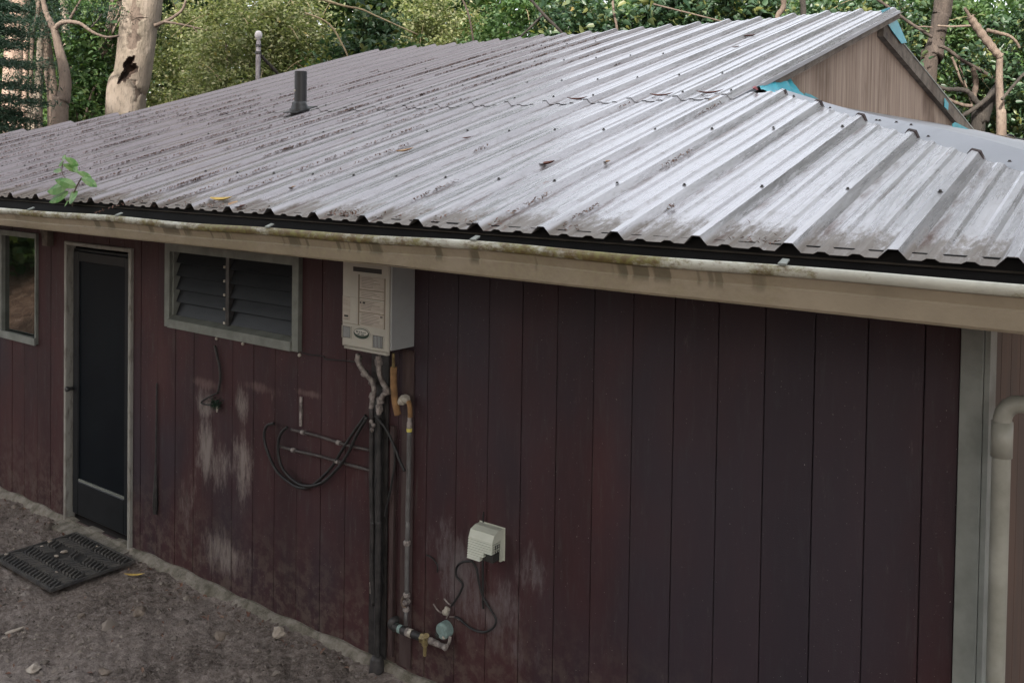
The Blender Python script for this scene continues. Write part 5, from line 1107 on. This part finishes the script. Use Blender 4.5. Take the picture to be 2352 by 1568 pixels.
tree('black_tree', 'black crooked trunk low behind the foot of gable', [R5p(1150, 1500), R5p(1190, 1350), R5p(1240, 1210), R5p(1310, 1080), R5p(1380, 960)], 14.8, [30, 34, 30, 24, 16], M['bark_dark'], seg=14,
     limbs=[([R5p(960, 1310), R5p(1060, 1250), R5p(1150, 1190), R5p(1260, 1100), R5p(1360, 990)], 9, 12, 14.6, None), ([R5p(690, 965), R5p(800, 1000), R5p(950, 1005), R5p(1040, 1030), R5p(1110, 1110), R5p(1190, 1200)], 9, 14, 14.7, None), ([R5p(780, 1090), R5p(880, 1140), R5p(1000, 1180), R5p(1090, 1190)], 7, 9, 14.7, M['bark_brown']), ([R5p(1100, 1100), R5p(1130, 950), R5p(1110, 820), R5p(1090, 760)], 14, 9, 15.2, M['bark_brown']), ([R5p(860, 640), R5p(910, 760), R5p(960, 900), R5p(1010, 980)], 6, 5, 15.6, M['bark_brown'])])
tree('back_pole', 'slim pale trunk far behind right of the gable peak', [R5p(292, 130), R5p(292, 60), R5p(295, -30)], 22, [9, 9, 9], M['bark_pale'], up=3, seg=8)
# the wood that closes the view, far behind: one mass
pts = []
for k in range(900):
    px = R_.uniform(-300, 2750); d = R_.uniform(24, 40); lowgap = 110 < px < 260 or 2230 < px < 2400
    py = R_.uniform(-90 if not lowgap else 50, 330); c0 = at_d(px, py, d); s_ = R_.uniform(.5, 1.1)
    pts.append(np.array(c0)+NR.normal(size=(110, 3))*s_*np.array([.8, .8, .7]))
o = leaf_mesh('far_wood', np.concatenate(pts), .27, M['lf_green'], six=True); tag(o, 'distant sunlit foliage closing the view behind the thicket', 'wood', kind='stuff')
# the bank behind the viewer, mirrored in the left window
for i, (x, y, s_) in enumerate(((-18.6, -.9, 1.5), (-15.4, -.3, 1.1), (-14, -9, 2.2), (-25, -7, 2.6), (-6, -16, 2.4), (4, -15, 2.4))):
    z = float(terrain(x, y)); t = thing('bank_shrub', (x, y, z), ('green bank shrub mirrored in the left window, second leftmost', 'green bank shrub mirrored in the left window, nearest the house', 'green bank shrub far behind the left window mirror view', 'big green bank shrub at the very left', 'green shrub high on the bank behind the shade trees at left', 'green shrub high on the bank behind the shade trees at right')[i], 'shrub', 'shrubs on the bank')
    c_, cc = cloud((x, y, z+s_*.9), (s_, s_, s_), 60, 60, .2, .5); leaf_mesh('foliage', c_, .24, M['lf_green'], t, origin=(x, y, z), six=True)
    MB().tube([(x, y, z-.1), (x, y, z+s_)], [.12, .05], 7).build('stem', M['bark_brown'], t, smooth=True)

# unseen trees added behind the viewpoint to keep sun off yard, wall and roof
for i, (x, y, h, s_) in enumerate(((-3.2, -9.2, 13.0, 3.6), (1.3, -9.6, 13.2, 3.6), (5.0, -8.2, 11.5, 3.5), (-5.4, -7.4, 7.6, 3.3), (-1.2, -7.0, 7.8, 3.3), (3.0, -7.6, 7.6, 3.2))):
    z = float(terrain(x, y)); lab = ('added tall shade tree behind the viewpoint, leftmost tall one', 'added tall shade tree behind the viewpoint, middle tall one', 'added tall shade tree behind the viewpoint, rightmost tall one', 'added lower shade tree behind the viewpoint, leftmost low one', 'added lower shade tree behind the viewpoint, middle low one', 'added lower shade tree behind the viewpoint, rightmost low one')[i]
    t = thing('added_shade_tree', (x, y, z), lab, 'tree', 'added shade trees behind the viewpoint')
    MB().tube(spline([(x, y, z-.1), (x+.2, y, z+h*.4), (x-.1, y, z+h)], 6), [.24-.014*k for k in range(13)], 10, wob=.08).build('trunk', M['bark_brown'], t, smooth=True)
    c_, cc = cloud((x, y, z+h), (s_, s_, s_*.95), 150, 90, .2, .3); leaf_mesh('crown', c_, .46, M['lf_green'], t, origin=(x, y, z), six=True)
    for q in cc[:10]: MB().tube(spline([(x, y, z+h*.6), ((x+q[0])/2, (y+q[1])/2, (z+h*.7+q[2])/2), tuple(q)], 3), [.08-.009*k for k in range(7)], 6).build('limb', M['bark_brown'], t, smooth=True)

# tall trees added right and left of the view; their crowns darken roof reflections
for i, (x, y, h, s_) in enumerate(((6.5, 16, 11, 3.6), (10.5, 11, 10, 3.6), (2.5, 21, 12, 3.6), (14, 5, 9, 3.4), (-24, 14, 10, 4.2), (-19, 19, 10.5, 3.6), (-25, 6, 10, 4.2))):
    z = float(terrain(x, y)); lab = ('added tall tree beyond the right edge, behind the gable', 'added tall tree beyond the right edge, level with the ridge', 'added tall tree farthest back beyond the right edge', 'added tall tree beyond the right edge, nearest the viewpoint', 'added tall tree beyond the left edge, in the middle', 'added tall tree behind the left trunks, farthest back', 'added tall tree beyond the left edge, nearest the yard')[i]
    t = thing('added_tall_tree', (x, y, z), lab, 'tree', 'added tall trees around the house')
    MB().tube(spline([(x, y, z-.1), (x+.2, y, z+h*.4), (x-.1, y, z+h)], 6), [.26-.015*k for k in range(13)], 10, wob=.08).build('trunk', M['bark_brown'], t, smooth=True)
    c_, cc = cloud((x, y, z+h), (s_, s_, s_*1.1), 120, 80, .2, .3); leaf_mesh('crown', c_, .34, M['lf_dark'], t, origin=(x, y, z), six=True)
    for q in cc[:10]: MB().tube(spline([(x, y, z+h*.6), ((x+q[0])/2, (y+q[1])/2, (z+h*.7+q[2])/2), tuple(q)], 3), [.08-.009*k for k in range(7)], 6).build('limb', M['bark_brown'], t, smooth=True)
